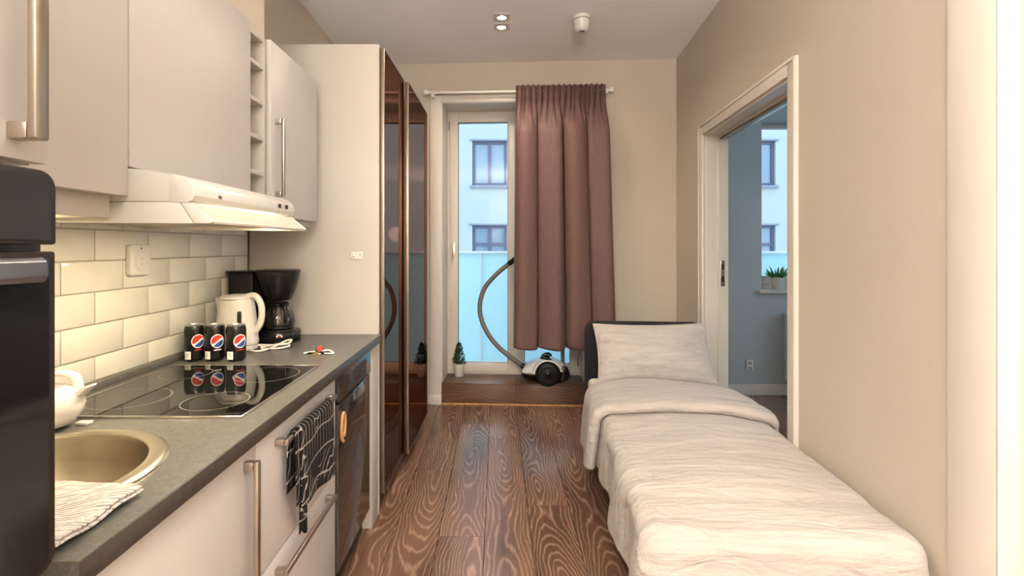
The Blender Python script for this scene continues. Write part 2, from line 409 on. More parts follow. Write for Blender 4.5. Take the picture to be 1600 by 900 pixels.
# white return wall and jamb at the right edge of the view
struct(build('wall_near', bx(1.345, 4.4, 1.315, 1.425, 0, CEIL), 'wall_paint'), 'pale wall at the right edge beside the white jamb', 'wall')
t1 = build('trim_1', bx(1.288, 1.345, 1.30, 1.44, 0, CEIL), 'white_gloss', bevel=0.003)
struct(t1, 'tall white jamb at the right edge of the view', 'trim')
build('casing', bx(1.289, 1.346, 1.292, 1.2995, 0, CEIL), 'white_gloss', t1, bevel=0.003)
struct(build('wall_hall', bx(2.55, 2.70, -3.6, 1.315, 0, CEIL), 'wall_paint'), 'greige hall wall out of view on the right', 'wall')
# the other room behind the doorway
oy = 4.67; ox0, ox1, oz0, oz1 = 2.457, 3.75, 0.975, 2.56
m = MB().box(1.62, ox0, oy, oy+.3, 0, CEIL).box(ox1, 4.4, oy, oy+.3, 0, CEIL).box(ox0, ox1, oy, oy+.3, 0, oz0-.03).box(ox0, ox1, oy, oy+.3, oz1, CEIL)
struct(build('wall_far_room', m, 'blue_grey_paint'), 'blue grey wall of the room beyond the doorway', 'wall')
struct(build('wall_far_room_side', MB().box(4.25, 4.4, 1.425, 1.9, 0, CEIL).box(4.25, 4.4, 4.4, 4.7, 0, CEIL).box(4.25, 4.4, 1.9, 4.4, 0, .8).box(4.25, 4.4, 1.9, 4.4, 2.6, CEIL), 'blue_grey_paint'), 'blue grey side wall of the room beyond the doorway', 'wall')
struct(build('baseboard_far_room', bx(1.63, 4.25, oy-.016, oy, 0, .10), 'white_gloss', bevel=0.003), 'white baseboard under the blue grey wall', 'baseboard')
# boxed duct above the wall cabinets
struct(build('trim_2', bx(WL, -.93, -.2, 2.005, 2.205, CEIL), 'wall_paint'), 'greige boxed duct above the white wall cabinets', 'trim')

# ---- backsplash tiles on the left wall
gy0, gy1 = 0.74, 2.572
build('grout_bed', bx(WL, WL+.006, gy0, gy1, .945, 1.53), 'grout', wl)
tw = .245; zr = [.952, 1.03, 1.132, 1.235, 1.334, 1.434, 1.53]; tmesh = {}
for r_ in range(6):
    off = 1.47 if r_ in (0, 1, 3, 5) else 1.595
    off = [1.595, 1.47, 1.595, 1.47, 1.595, 1.47][r_]
    k0 = -6
    for k in range(-6, 8):
        a = max(off+k*tw, gy0); b = min(off+(k+1)*tw, gy1)
        if b-a < .02: continue
        g = .0018; z0, z1 = zr[r_], zr[r_+1]; cy = (a+b)/2
        key = (round(b-a, 3), round(z1-z0, 3))
        if key not in tmesh:
            o = build('tile', bx(WL+.004, WL+.0115, a+g, b-g, z0+g, z1-g), 'tile_glaze', None, bevel=.003, base=(WL, cy, (z0+z1)/2)); tmesh[key] = o.data
        else:
            o = bpy.data.objects.new('tile', tmesh[key]); COL.objects.link(o); o.matrix_world = Matrix.Translation((WL, cy, (z0+z1)/2))
        mw = o.matrix_world.copy(); o.parent = wl; o.matrix_world = mw

# ---- doorway casing (door_1)
d1 = struct(build('door_1', MB().box(.0, .16, v0, v0+.018, 0, dh).box(0, .16, v1-.018, v1, 0, dh).box(0, .16, v0, v1, dh-.018, dh), 'white_gloss', fr=FR), 'white door frame in the right wall above the bed', 'door frame')
for nm, a in (('casing', (-.018, 0, v0-.07, v0+.006, 0, dh+.067)), ('casing', (-.018, 0, v1-.006, v1+.07, 0, dh+.067)), ('casing', (-.018, 0, v0+.006, v1-.006, dh-.006, dh+.067))):
    build(nm, bx(*a), 'white_gloss', d1, bevel=.004)
build('bead', MB().box(-.024, -.018, v0-.07, v0-.055, 0, dh+.067).box(-.024, -.018, v1+.055, v1+.07, 0, dh+.067).box(-.024, -.018, v0-.07, v1+.07, dh+.052, dh+.067), 'white_gloss', d1, bevel=.002)
stp = build('door_stop', MB().box(.085, .10, v1-.032, v1-.018, 0, dh-.018).box(.085, .10, v0+.018, v0+.032, 0, dh-.018).box(.085, .10, v0+.018, v1-.018, dh-.034, dh-.018), 'white_gloss', d1, bevel=.002)
build('track', bx(.105, .15, v0+.018, v1-.018, dh-.045, dh-.018), 'brushed_steel', d1, bevel=.002)
sp = build('strike_plate', bx(.108, .135, v1-.0215, v1-.018, 1.10, 1.28), 'bright_steel', d1, bevel=.001)
build('strike_hole', MB().box(.114, .128, v1-.0235, v1-.0213, 1.215, 1.255).box(.114, .128, v1-.0235, v1-.0213, 1.13, 1.17), 'black_satin', sp)

# ---- window niche: step, surround, balcony door (window_1)
st = struct(build('trim_3', bx(nx0, nx1, .012, .36, 0, step_h-.016), 'step_wood', fr=FB), 'dark wood step in front of the balcony door', 'step')
for a, b in ((nx0+.002, .03), (.032, nx1-.002)):
    build('riser_panel', bx(a, b, 0, .012, .012, step_h-.018), 'step_wood', st, bevel=.0015)
    build('tread_plank', bx(a, b, -.008, .36, step_h-.016, step_h), 'step_wood', st, bevel=.002)
build('edge_strip', bx(nx0, nx1, -.006, .002, 0, .012), 'copper_wood', st)
tn = struct(build('trim_4', MB().box(nx0-.10, nx0, -.012, .004, 0, nz1+.06).box(nx1, nx1+.10, -.012, .004, 0, nz1+.06).box(nx0, nx1, -.012, .004, nz1, nz1+.06), 'white_gloss', fr=FB, bevel=.003), 'white surround of the balcony door niche', 'trim')
build('skirting', MB().box(nx0-.11, nx0+.002, -.024, -.012, 0, .085), 'white_gloss', tn, bevel=.003)
build('reveal', MB().box(nx0-.001, nx0+.006, 0, .33, step_h, nz1).box(nx1-.006, nx1+.001, 0, .33, step_h, nz1).box(nx0, nx1, 0, .33, nz1-.006, nz1+.001), 'white_gloss', tn)
fy0, fy1 = .30, .37
def rectframe(mb, x0, x1, z0, z1, t, y0, y1, tb=None):
    tb = tb or t
    return mb.box(x0, x0+t, y0, y1, z0, z1).box(x1-t, x1, y0, y1, z0, z1).box(x0+t, x1-t, y0, y1, z1-t, z1).box(x0+t, x1-t, y0, y1, z0, z0+tb)
w1 = struct(build('window_1', rectframe(MB(), nx0+.006, nx1-.006, step_h+.001, nz1-.006, .035, fy0, fy1), 'white_gloss', fr=FB, bevel=.003), 'tall white double balcony door facing the courtyard', 'window')
xm = .03
for a, b in ((nx0+.032, xm), (xm+.004, nx1-.032)):
    lf = build('sash', rectframe(MB(), a, b, step_h+.026, nz1-.032, .075, fy0-.018, fy1-.01, .085), 'white_gloss', w1, bevel=.004)
    build('pane', bx(a+.07, b-.07, fy0+.01, fy0+.024, step_h+.10, nz1-.10), 'pane_glass', lf)
    build('gasket', rectframe(MB(), a+.074, b-.074, step_h+.108, nz1-.106, .005, fy0-.004, fy0+.01), 'dark_metal', lf)
hd = build('handle', MB().box(nx0+.060, nx0+.078, fy0-.026, fy0-.018, 1.27, 1.42).box(nx0+.062, nx0+.076, fy0-.062, fy0-.026, 1.385, 1.40).box(nx0+.061, nx0+.077, fy0-.066, fy0-.054, 1.265, 1.40), 'bright_steel', w1, bevel=.003)
for zz in (2.48, .34, .28): build('hinge', MB().lathe([(.007, zz), (.007, zz+.07)], (nx1-.034, fy0-.02, 0), 10), 'bright_steel', w1)
build('hinge', MB().lathe([(.007, 2.46), (.007, 2.54)], (nx0+.022, fy0-.006, 0), 10), 'bright_steel', w1)
# other room's window
w2 = struct(build('window_2', rectframe(MB(), ox0, ox1, oz0, oz1, .02, oy+.18, oy+.24, .05), 'white_gloss', bevel=.003), 'white window of the room beyond the doorway', 'window')
build('sash', rectframe(MB(), ox0+.01, ox1-.01, oz0+.045, oz1-.015, .03, oy+.165, oy+.225, .075), 'white_gloss', w2, bevel=.003)
build('pane', bx(ox0+.03, ox1-.03, oy+.19, oy+.20, oz0+.10, oz1-.04), 'pane_glass', w2)
build('window_sill', bx(ox0-.035, ox1+.03, oy-.04, oy+.18, oz0-.03, oz0), 'white_gloss', w2, bevel=.004)

w3 = struct(build('added_side_window', MB().box(4.3, 4.36, 1.9, 1.96, .8, 2.6).box(4.3, 4.36, 4.34, 4.4, .8, 2.6).box(4.3, 4.36, 1.96, 4.34, .8, .86).box(4.3, 4.36, 1.96, 4.34, 2.54, 2.6).box(4.3, 4.36, 3.12, 3.18, .86, 2.54), 'white_gloss'), 'added side window of the far room, unseen, for fill daylight', 'window')  # unseen window added so that daylight reaches the blue grey wall
for a, b in ((1.96, 3.12), (3.18, 4.34)): build('pane', bx(4.325, 4.335, a, b, .86, 2.54), 'pane_glass', w3)
# ------------------------------------------------------------------ outdoors
gd = struct(build('ground', bx(-30, 40, 5.9, 60, -7, -6.5), 'courtyard'), 'grey courtyard far below', 'ground')
BY = 18.0
bl = thing('apartment_building', 'pale rendered apartment block across the courtyard with dark framed windows', 'building', (0, BY, -6.5))
wins = []
for cx_ in (-9.9, -.275, 9.35):
    for z0, z1 in ((3.56, 5.16), (.45, 2.137), (6.7, 8.3)): wins.append((cx_-.62, cx_+.62, z0, z1))
xs = sorted({-16, 26, *[q for w_ in wins for q in w_[:2]]}); zs = sorted({-6.5, 11, *[q for w_ in wins for q in w_[2:]]})
m = MB()
for i in range(len(xs)-1):
    for j in range(len(zs)-1):
        if any(abs(xs[i]-w_[0]) < .01 and abs(zs[j]-w_[2]) < .01 for w_ in wins): continue
        m.box(xs[i], xs[i+1], BY, BY+.4, zs[j], zs[j+1])
build('wall', m, 'facade', bl)
build('interior_screen', bx(-16, 26, BY+.42, BY+.5, -6.5, 11), 'facade_glass', bl)
for x0, x1, z0, z1 in wins:
    f = rectframe(MB(), x0, x1, z0, z1, .10, BY+.10, BY+.2); xc = (x0+x1)/2; f.box(xc-.06, xc+.06, BY+.09, BY+.2, z0+.1, z1-.1)
    if z0 < 3: f.box(x0+.1, x1-.1, BY+.1, BY+.2, z0+.95, z0+1.05)
    wf = build('window', f, 'facade_frame', bl)
    for a, b in ((x0+.1, xc-.06), (xc+.06, x1-.1)): build('pane', bx(a, b, BY+.16, BY+.18, z0+.1, z1-.1), 'facade_glass', wf)
    build('sill', bx(x0-.07, x1+.07, BY-.10, BY+.1, z0-.09, z0), 'facade_sill', bl)
    build('lintel', bx(x0-.1, x1+.1, BY-.05, BY+.05, z1, z1+.05), 'facade_sill', bl)
bal = thing('balcony_railing', 'frosted glass balcony railing outside the balcony door', 'railing', (0, 6.2, -.1))
for i in range(7): build('panel', bx(-2.2+i*1.0, -1.21+i*1.0, 6.2, 6.215, -.05, 1.29), 'frosted_rail', bal)
build('top_rail', bx(-2.2, 4.8, 6.18, 6.235, 1.288, 1.32), 'rail_frost', bal, bevel=.006)
for i in range(8): build('post', bx(-2.215+i*1.0, -2.195+i*1.0, 6.18, 6.235, -.1, 1.29), 'rail_frost', bal)
struct(build('balcony_slab', bx(-2.4, 5, 5.05, 6.3, -.25, -.1), 'courtyard'), 'concrete balcony slab outside the door', 'balcony')

# ------------------------------------------------------------------ kitchen: wall cabinets
def bar_handle(mb, p0, p1, axis, x_face, so=.035, wd=.017):
    """square bar handle on a front facing +x between p0 and p1 along axis"""
    if axis == 'z':
        y, z0, z1 = p0[0], p0[1], p1[1]
        mb.box(x_face+so-.012, x_face+so, y-wd/2, y+wd/2, z0, z1)
        for z in (z0, z1-.022): mb.box(x_face, x_face+so-.0121, y-wd/2, y+wd/2, z, z+.022)
    else:
        z, y0, y1 = p0[1], p0[0], p1[0]
        mb.box(x_face+so-.012, x_face+so, y0, y1, z-wd/2, z+wd/2)
        for y in (y0, y1-.022): mb.box(x_face, x_face+so-.0121, y, y+.022, z-wd/2, z+wd/2)
    return mb
XU = -.897
# cabinet above the oven (deep)
c = thing('wall_cabinet', 'deep white cabinet above the black oven with a long steel handle', 'cabinet', (WL+.3, .35, 1.485))
build('body', bx(WL+.004, -.621, .03, .668, 1.487, 2.20), 'white_panel', c, bevel=.002)
d = build('door', bx(-.619, -.60, .032, .671, 1.489, 2.20), 'white_lacquer', c, bevel=.002)
build('handle', bar_handle(MB(), (.623, 1.512), (.623, 2.02), 'z', -.60, .037, .02), 'brushed_steel', d, bevel=.003)
# cabinet left of the hood
c = thing('wall_cabinet', 'plain white wall cabinet between the oven cabinet and the cooker hood', 'cabinet', (-1.1, .95, 1.50))
build('body', bx(WL+.004, -.917, .675, 1.220, 1.502, 2.20), 'white_panel', c, bevel=.002)
build('door', bx(-.916, XU, .678, 1.221, 1.502, 2.20), 'white_lacquer', c, bevel=.002)
build('light_rail', MB().box(-.945, -.929, .676, 1.205, 1.448, 1.502).box(WL+.02, -.945, 1.19, 1.205, 1.448, 1.502), 'white_panel', c, bevel=.002)
build('puck_light', MB().lathe([(.0, 1.482), (.032, 1.482), (.04, 1.502)], (-1.08, 1.0, 0), 20), 'hood_glow', c)
area('undercabinet_lamp', (-1.10, 1.0, 1.475), (0, 0), .08, 0.9, (1, .78, .46), shape='RECTANGLE', sy=.35)
# cabinet over the hood
c = thing('wall_cabinet', 'wide white wall cabinet directly above the cooker hood', 'cabinet', (-1.1, 1.53, 1.575))
build('body', bx(WL+.004, -.917, 1.224, 1.829, 1.577, 2.20), 'white_panel', c, bevel=.002)
build('door', bx(-.916, XU, 1.2255, 1.8275, 1.575, 2.20), 'white_lacquer', c, bevel=.002)
# wine rack
c = thing('wine_rack', 'narrow white open bottle rack beside the cabinet over the hood', 'shelf', (-1.1, 1.91, 1.50))
build('side', bx(WL+.004, -.917, 1.832, 1.846, 1.50, 2.20), 'white_panel', c, bevel=.001)
build('side', bx(WL+.004, -.917, 1.972, 1.986, 1.50, 2.20), 'white_panel', c, bevel=.001)
build('back', bx(WL+.004, WL+.012, 1.846, 1.972, 1.50, 2.20), 'white_panel', c)
for z in (1.50, 1.661, 1.798, 1.938, 2.077, 2.186): build('shelf', bx(WL+.012, -.918, 1.846, 1.972, z-.007, z+.009 if z < 2.1 else 2.20), 'white_panel', c, bevel=.001)
# far wall cabinet
c = thing('wall_cabinet', 'white wall cabinet with steel bar handle beside the tall wardrobe', 'cabinet', (-1.1, 2.24, 1.50))
build('body', bx(WL+.004, -.917, 1.989, 2.50, 1.502, 2.20), 'white_panel', c, bevel=.002)
d = build('door', bx(-.915, XU, 1.99, 2.4985, 1.502, 2.20), 'white_lacquer', c, bevel=.002)
build('handle', bar_handle(MB(), (2.035, 1.58), (2.035, 1.897), 'z', XU, .037, .018), 'brushed_steel', d, bevel=.003)
build('light_rail', bx(-.945, -.929, 2.02, 2.495, 1.478, 1.502), 'white_panel', c, bevel=.002)

# ---- cooker hood
hy0, hy1 = 1.226, 1.828
c = thing('cooker_hood', 'white slim cooker hood with lit visor above the hob', 'cooker hood', (-1.0, 1.53, 1.435))
build('housing', MB().prism([(-1.275, 1.49), (-1.275, 1.572), (-.93, 1.572), (-.86, 1.568), (-.80, 1.556), (-.775, 1.545), (-.772, 1.49)], hy0, hy1), 'white_steel', c, bevel=.002)
pr = [(-.80, 1.488), (-.80, 1.5575), (-.785, 1.556), (-.765, 1.549), (-.748, 1.536), (-.739, 1.52), (-.738, 1.504), (-.745, 1.492), (-.756, 1.487)]
rail = build('front_rail', MB().prism(pr, hy0-.002, hy1+.002), 'white_steel', c, bevel=.002)
for y in (1.70, 1.755): build('switch', MB().lathe([(.0, -.742), (.007, -.742), (.008, -.733), (.0, -.7325)], (0, y, 1.517), 12, 'x'), 'appliance_trim', rail)
build('grille_mark', MB().box(-.7395, -.7365, 1.33, 1.345, 1.512, 1.514).box(-.7395, -.7365, 1.33, 1.345, 1.507, 1.509), 'appliance_trim', rail)
side = [(-1.275, 1.489), (-.80, 1.489), (-.775, 1.487), (-.742, 1.436), (-1.275, 1.440)]
tip = [(-.772, 1.487), (-.748, 1.487), (-.697, 1.446), (-.694, 1.440), (-.703, 1.436), (-.740, 1.436)]
for y0, y1 in ((hy0, hy0+.012), (hy1-.012, hy1)):
    s_ = build('side_panel', MB().prism(side, y0, y1), 'white_steel', c, bevel=.0015)
    build('side_tip', MB().prism(tip, y0-.001, y1+.001), 'white_plastic', s_, bevel=.0015)
build('visor', MB().prism([(-.752, 1.485), (-.748, 1.485), (-.699, 1.443), (-.702, 1.439)], hy0+.012, hy1-.012), 'visor_plastic', c)
build('visor_lip', MB().prism([(-.712, 1.436), (-.695, 1.436), (-.693, 1.442), (-.70, 1.446), (-.712, 1.441)], hy0+.012, hy1-.012), 'white_plastic', c, bevel=.001)
build('filter', bx(-1.27, -.83, hy0+.014, hy1-.014, 1.452, 1.458), 'brushed_steel', c)
build('lamp_lens', bx(-.822, -.775, hy0+.04, hy1-.04, 1.462, 1.472), 'hood_glow', c, bevel=.003)
area('hood_lamp', (-.84, 1.53, 1.447), (0, 0), .05, 3.0, (1, .82, .54), shape='RECTANGLE', sy=.5)

# ---- tall oven unit
c = thing('oven_cabinet', 'tall white cabinet housing the black oven', 'cabinet', (-1.0, .35, 0))
build('body', bx(WL+.004, -.665, .02, .700, .0, .955), 'white_panel', c, bevel=.002)
build('side', bx(WL+.004, -.665, .682, .700, .956, 1.486), 'white_panel', c, bevel=.001)
build('side', bx(WL+.004, -.665, .02, .038, .956, 1.486), 'white_panel', c, bevel=.001)
build('drawer', bx(-.664, -.645, .024, .696, .12, .95), 'white_lacquer', c, bevel=.002)
c = thing('oven', 'black glass built-in oven with steel grip at the left edge', 'oven', (-.9, .34, .96))
build('body', bx(-1.2, -.60, .06, .66, .962, 1.46), 'oven_panel', c)
def rrect(y0, y1, z0, z1, r, n=6, corners=(1,1,1,1)):
    p = []
    for (cy, cz, a0), on in zip(((y1-r, z1-r, 0), (y0+r, z1-r, 90), (y0+r, z0+r, 180), (y1-r, z0+r, 270)), corners):
        if on: p += [(cy+r*math.cos(R(a0+90*i/n)), cz+r*math.sin(R(a0+90*i/n))) for i in range(n+1)]
        else: p.append({0: (y1, z1), 90: (y0, z1), 180: (y0, z0), 270: (y1, z0)}[a0])
    return p
build('control_panel', MB().prism(rrect(.05, .623, 1.382, 1.472, .022, 6, (1,1,0,0)), -.60, -.546, 'x'), 'oven_panel', c, bevel=.003)
build('control_fascia', MB().prism(rrect(.06, .613, 1.388, 1.464, .016, 6, (1,1,0,0)), -.546, -.5445, 'x'), 'oven_panel', c)
dr = build('door', MB().prism(rrect(.05, .623, .984, 1.374, .022, 6, (0,0,1,1)), -.60, -.547, 'x'), 'oven_edge', c, bevel=.003)
build('glass', MB().prism(rrect(.058, .611, .992, 1.366, .014, 6, (0,0,1,1)), -.547, -.545, 'x'), 'oven_glass', dr)
build('handle', MB().prism([(-.540, 1.338), (-.532, 1.338), (-.528, 1.346), (-.529, 1.362), (-.535, 1.368), (-.540, 1.366)], .07, .592), 'handle_blue_steel', dr, bevel=.002)
build('handle_bracket', MB().box(-.546, -.540, .565, .581, 1.345, 1.366), 'oven_edge', dr, bevel=.002)

# ---- base cabinets
XD = -.615; WT = .93
c = thing('base_cabinet', 'white base cabinet door under the sink with vertical steel handle', 'cabinet', (-.95, 1.0, .10))
build('body', bx(WL+.01, -.636, .727, 1.277, .10, .70), 'white_panel', c)
build('front_rail', bx(-.66, -.636, .727, 1.277, .70, .888), 'white_panel', c)
d = build('door', bx(-.634, XD, .727, 1.2785, .105, .886), 'white_lacquer', c, bevel=.002)
build('handle', bar_handle(MB(), (1.222, .36), (1.222, .858), 'z', XD, .037, .018), 'brushed_steel', d, bevel=.003)
c = thing('base_cabinet', 'white two-drawer base cabinet under the hob with steel bar handles', 'cabinet', (-.95, 1.6, .10))
build('body', bx(WL+.01, -.637, 1.281, 1.906, .10, .86), 'appliance_trim', c)
for z0, z1, zh in ((.523, .886, .838), (.105, .5165, .478)):
    d = build('drawer', bx(-.634, XD, 1.2815, 1.9065, z0, z1), 'white_lacquer', c, bevel=.002)
    build('handle', bar_handle(MB(), (1.385, zh), (1.815, zh), 'y', XD, .037, .018), 'brushed_steel', d, bevel=.003)
c = thing('dishwasher', 'glossy black slim dishwasher between drawers and wardrobe', 'dishwasher', (-.95, 2.15, .10))
build('body', bx(WL+.02, -.64, 1.915, 2.40, .10, .885), 'appliance_trim', c)
build('door', bx(-.638, -.606, 1.915, 2.385, .135, .775), 'appliance_black', c, bevel=.003)
build('side_trim', bx(-.638, -.612, 2.388, 2.41, .20, .885), 'bronze_profile', c, bevel=.002)
cp = build('control_panel', MB().box(-.638, -.602, 1.915, 2.03, .785, .886).box(-.638, -.602, 2.30, 2.385, .785, .886).box(-.638, -.602, 2.03, 2.30, .785, .805).box(-.638, -.602, 2.03, 2.30, .865, .886).box(-.638, -.63, 2.03, 2.30, .805, .865), 'appliance_black', c)
build('grip_frame', MB().box(-.603, -.5995, 2.025, 2.305, .800, .806).box(-.603, -.5995, 2.025, 2.305, .864, .869).box(-.603, -.5995, 2.025, 2.031, .806, .864).box(-.603, -.5995, 2.299, 2.305, .806, .864), 'appliance_trim', cp)
build('kick_panel', bx(-.66, -.645, 1.915, 2.40, .02, .10), 'black_satin', c)
struct(build('trim_5', bx(-.70, -.685, .72, 1.91, 0, .098), 'black_satin'), 'dark recessed plinth under the base cabinets', 'trim')
c = thing('filler_panel', 'narrow white filler post between dishwasher and wardrobe', 'panel', (-.62, 2.5, 0))
build('post', bx(-.70, -.612, 2.455, 2.572, .0, .888), 'white_panel', c, bevel=.003)
build('foot_block', bx(-.74, -.655, 2.425, 2.453, .0, .2), 'white_panel', c, bevel=.002)
# ---- worktop with sink hole
SX, SY, SR = -.937, .98, .25
c = thing('worktop', 'dark grey laminate worktop running along the tiled wall', 'worktop', (-.95, 1.65, .89))
x0, x1, y0, y1, z0, z1 = WL+.012, -.597, .717, 2.574, .89, WT
N = 48; vs_ = []; fs_ = []
def sqp(a, X0, X1, Y0, Y1):
    dx, dy = math.cos(a), math.sin(a); t = 9e9
    if dx > 1e-9: t = min(t, (X1-SX)/dx)
    if dx < -1e-9: t = min(t, (X0-SX)/dx)
    if dy > 1e-9: t = min(t, (Y1-SY)/dy)
    if dy < -1e-9: t = min(t, (Y0-SY)/dy)
    return SX+dx*t, SY+dy*t
yc = 1.27; m = MB()
angs = sorted([2*math.pi*k/N for k in range(N)] + [math.atan2(b-SY, a-SX) % (2*math.pi) for a in (x0, x1) for b in (y0, yc)])
n = len(angs)
for z in (z0, z1):
    vs_ += [(SX+(SR-.012)*math.cos(a), SY+(SR-.012)*math.sin(a), z) for a in angs] + [(*sqp(a, x0, x1, y0, yc), z) for a in angs]
for i in range(n):
    j = (i+1) % n
    fs_ += [(2*n+i, 3*n+i, 3*n+j, 2*n+j), (i, j, n+j, n+i), (i, 2*n+i, 2*n+j, j)]
    if vs_[n+i][1] < yc-1e-6 or vs_[n+j][1] < yc-1e-6: fs_.append((n+i, n+j, 3*n+j, 3*n+i))
m.add(vs_, fs_)
m.add([(x0,yc,z0),(x1,yc,z0),(x1,y1,z0),(x0,y1,z0),(x0,yc,z1),(x1,yc,z1),(x1,y1,z1),(x0,y1,z1)], [(0,3,2,1),(4,5,6,7),(1,2,6,5),(2,3,7,6),(3,0,4,7)])
build('top', m, 'worktop_laminate', c)
build('edge_band', bx(x1-.0005, x1+.0018, y0, y1, z0+.001, z1-.0015), 'worktop_edge', c, bevel=.0008)
build('upstand', bx(x0, x0+.018, y0, y1, z1, .950), 'worktop_laminate', c, bevel=.002)
# ---- sink
c = thing('sink', 'round stainless steel sink bowl set in the worktop', 'sink', (SX, SY, WT-.18))
build('bowl', MB().lathe([(.02, -.175), (.10, -.174), (.165, -.165), (.195, -.14), (.207, -.10), (.211, -.01), (.214, .002), (.212, .0035)], (SX, SY, WT), 56, cap=False), 'steel_bowl', c, smooth=True, solid=.0012)
build('rim', MB().lathe([(.2125, .001), (.2135, .005), (.220, .008), (.240, .007), (.248, .004), (.25, .0002)], (SX, SY, WT), 56, cap=False), 'steel_bowl', c, smooth=True)
build('drain', MB().lathe([(.0, -.171), (.03, -.171), (.038, -.1745)], (SX, SY, WT), 24), 'bright_steel', c, smooth=True)
# ---- hob
c = thing('ceramic_hob', 'black ceramic hob with steel edge set in the worktop', 'hob', (-.94, 1.6, WT))
hx0, hx1, hyy0, hyy1 = -1.212, -.667, 1.312, 1.882
build('glass', bx(hx0+.006, hx1-.006, hyy0+.006, hyy1-.006, WT+.0005, WT+.006), 'black_glass', c)
build('frame', MB().box(hx0, hx1, hyy0, hyy0+.006, WT, WT+.0068).box(hx0, hx1, hyy1-.006, hyy1, WT, WT+.0068).box(hx0, hx0+.006, hyy0+.006, hyy1-.006, WT, WT+.0068).box(hx1-.006, hx1, hyy0+.006, hyy1-.006, WT, WT+.0068), 'bright_steel', c, bevel=.0015)
def ring(cx, cy, r, wd=.0015): return MB().lathe([(r-wd/2, WT+.0062), (r+wd/2, WT+.0062)], (cx, cy, 0), 64, cap=False)
for cx, cy, r in ((-.81, 1.445, .088), (-1.075, 1.47, .105), (-.80, 1.745, .105), (-1.085, 1.755, .08)): build('zone_ring', ring(cx, cy, r), 'zone_line', c)
for i in range(4): build('touch_mark', MB().lathe([(0, WT+.0063), (.006, WT+.0063)], (-.70, 1.55+.045*i, 0), 12), 'zone_line', c)

# ------------------------------------------------------------------ wardrobe
c = thing('sliding_wardrobe', 'tall white wardrobe with dark mirrored sliding doors', 'wardrobe', (-.95, 3.2, 0))
build('side_panel', bx(WL+.014, -.608, 2.58, 2.60, .0, 2.419), 'white_panel', c, bevel=.002)
build('side_panel', bx(WL+.004, -.625, 3.86, 3.88, .0, 2.405), 'white_panel', c, bevel=.002)
build('top_panel', bx(WL+.004, -.625, 2.601, 3.859, 2.385, 2.405), 'white_panel', c)
build('back_panel', bx(WL+.004, WL+.012, 2.601, 3.859, .06, 2.384), 'white_panel', c)
build('plinth', bx(-.72, -.705, 2.601, 3.859, .0, .075), 'black_satin', c)
build('bottom_panel', bx(WL+.013, -.66, 2.601, 3.859, .075, .095), 'black_satin', c)
build('inner_shade_board', bx(-.69, -.68, 2.601, 3.859, .096, 2.384), 'black_satin', c)  # black sheet standing in for the shade inside the wardrobe
def sdoor(y0, y1, xf, z0, z1):
    def T(x, y, z): p = FW @ Vector((x, y, z)); return tuple(p)
    def tb(*a):
        q = bx(*a); q.v = [T(*p) for p in q.v]; return q
    d_ = build('door', tb(xf-.024, xf-.004, y0+.012, y1-.012, z0+.012, z1-.012), 'black_satin', c)
    build('mirror', tb(xf-.004, xf-.001, y0+.011, y1-.004, z0+.006, z1-.006), 'mirror_dark', d_)
    build('profile', tb(xf-.024, xf, y0, y0+.011, z0, z1), 'bronze_profile', d_, bevel=.0015)
    build('profile', tb(xf-.024, xf, y1-.004, y1, z0, z1), 'bronze_profile', d_, bevel=.001)
    build('rail', tb(xf-.024, xf, y0+.011, y1-.004, z1-.006, z1), 'dark_metal', d_)
    build('rail', tb(xf-.024, xf, y0+.011, y1-.004, z0, z0+.006), 'bronze_profile', d_)
sdoor(2.604, 3.115, .000, .098, 2.409); sdoor(3.10, 3.845, .030, .098, 2.395)
# plate on the side panel
c = thing('latch_plate', 'small white plastic plate screwed to the wardrobe side', 'plate', (-.72, 2.58, 1.33))
build('plate', MB().prism([(-.72+p[0], 1.333+p[1]) for p in rrect(-.031, .031, -.02, .02, .008)], 2.572, 2.5795), 'white_plastic', c, bevel=.0015)
build('screw', MB().lathe([(0, 2.569), (.006, 2.5705), (.007, 2.5725)], (-.735, 0, 1.331), 14, 'y'), 'bright_steel', c)
build('screw', MB().lathe([(0, 2.570), (.003, 2.571), (.003, 2.5725)], (-.703, 0, 1.338), 10, 'y'), 'dark_metal', c)

# ------------------------------------------------------------------ wall socket
def rounded_yz(y0, y1, z0, z1, r): return rrect(y0, y1, z0, z1, r)
c = thing('wall_socket', 'white wall socket on the tiled backsplash', 'socket', (WL+.012, 1.775, 1.33))
build('plate', MB().prism(rounded_yz(1.724, 1.826, 1.278, 1.386, .008), WL+.0118, WL+.03, 'x'), 'white_plastic', c, bevel=.004)
build('recess', MB().lathe([(.001, WL+.0305), (.020, WL+.0305), (.030, WL+.0325), (.033, WL+.0315)], (0, 1.778, 1.328), 28, 'x', cap=False), 'white_plastic', c, smooth=True)
build('pin_hole', MB().lathe([(0, WL+.0309), (.0035, WL+.0309)], (0, 1.778, 1.337), 12, 'x', cap=False), 'print_beige', c)
build('pin_hole', MB().lathe([(0, WL+.0309), (.0035, WL+.0309)], (0, 1.778, 1.318), 12, 'x', cap=False), 'print_beige', c)
build('screw', MB().lathe([(0, WL+.0315), (.003, WL+.031), (.003, WL+.030)], (0, 1.776, 1.373), 10, 'x'), 'dark_metal', c)

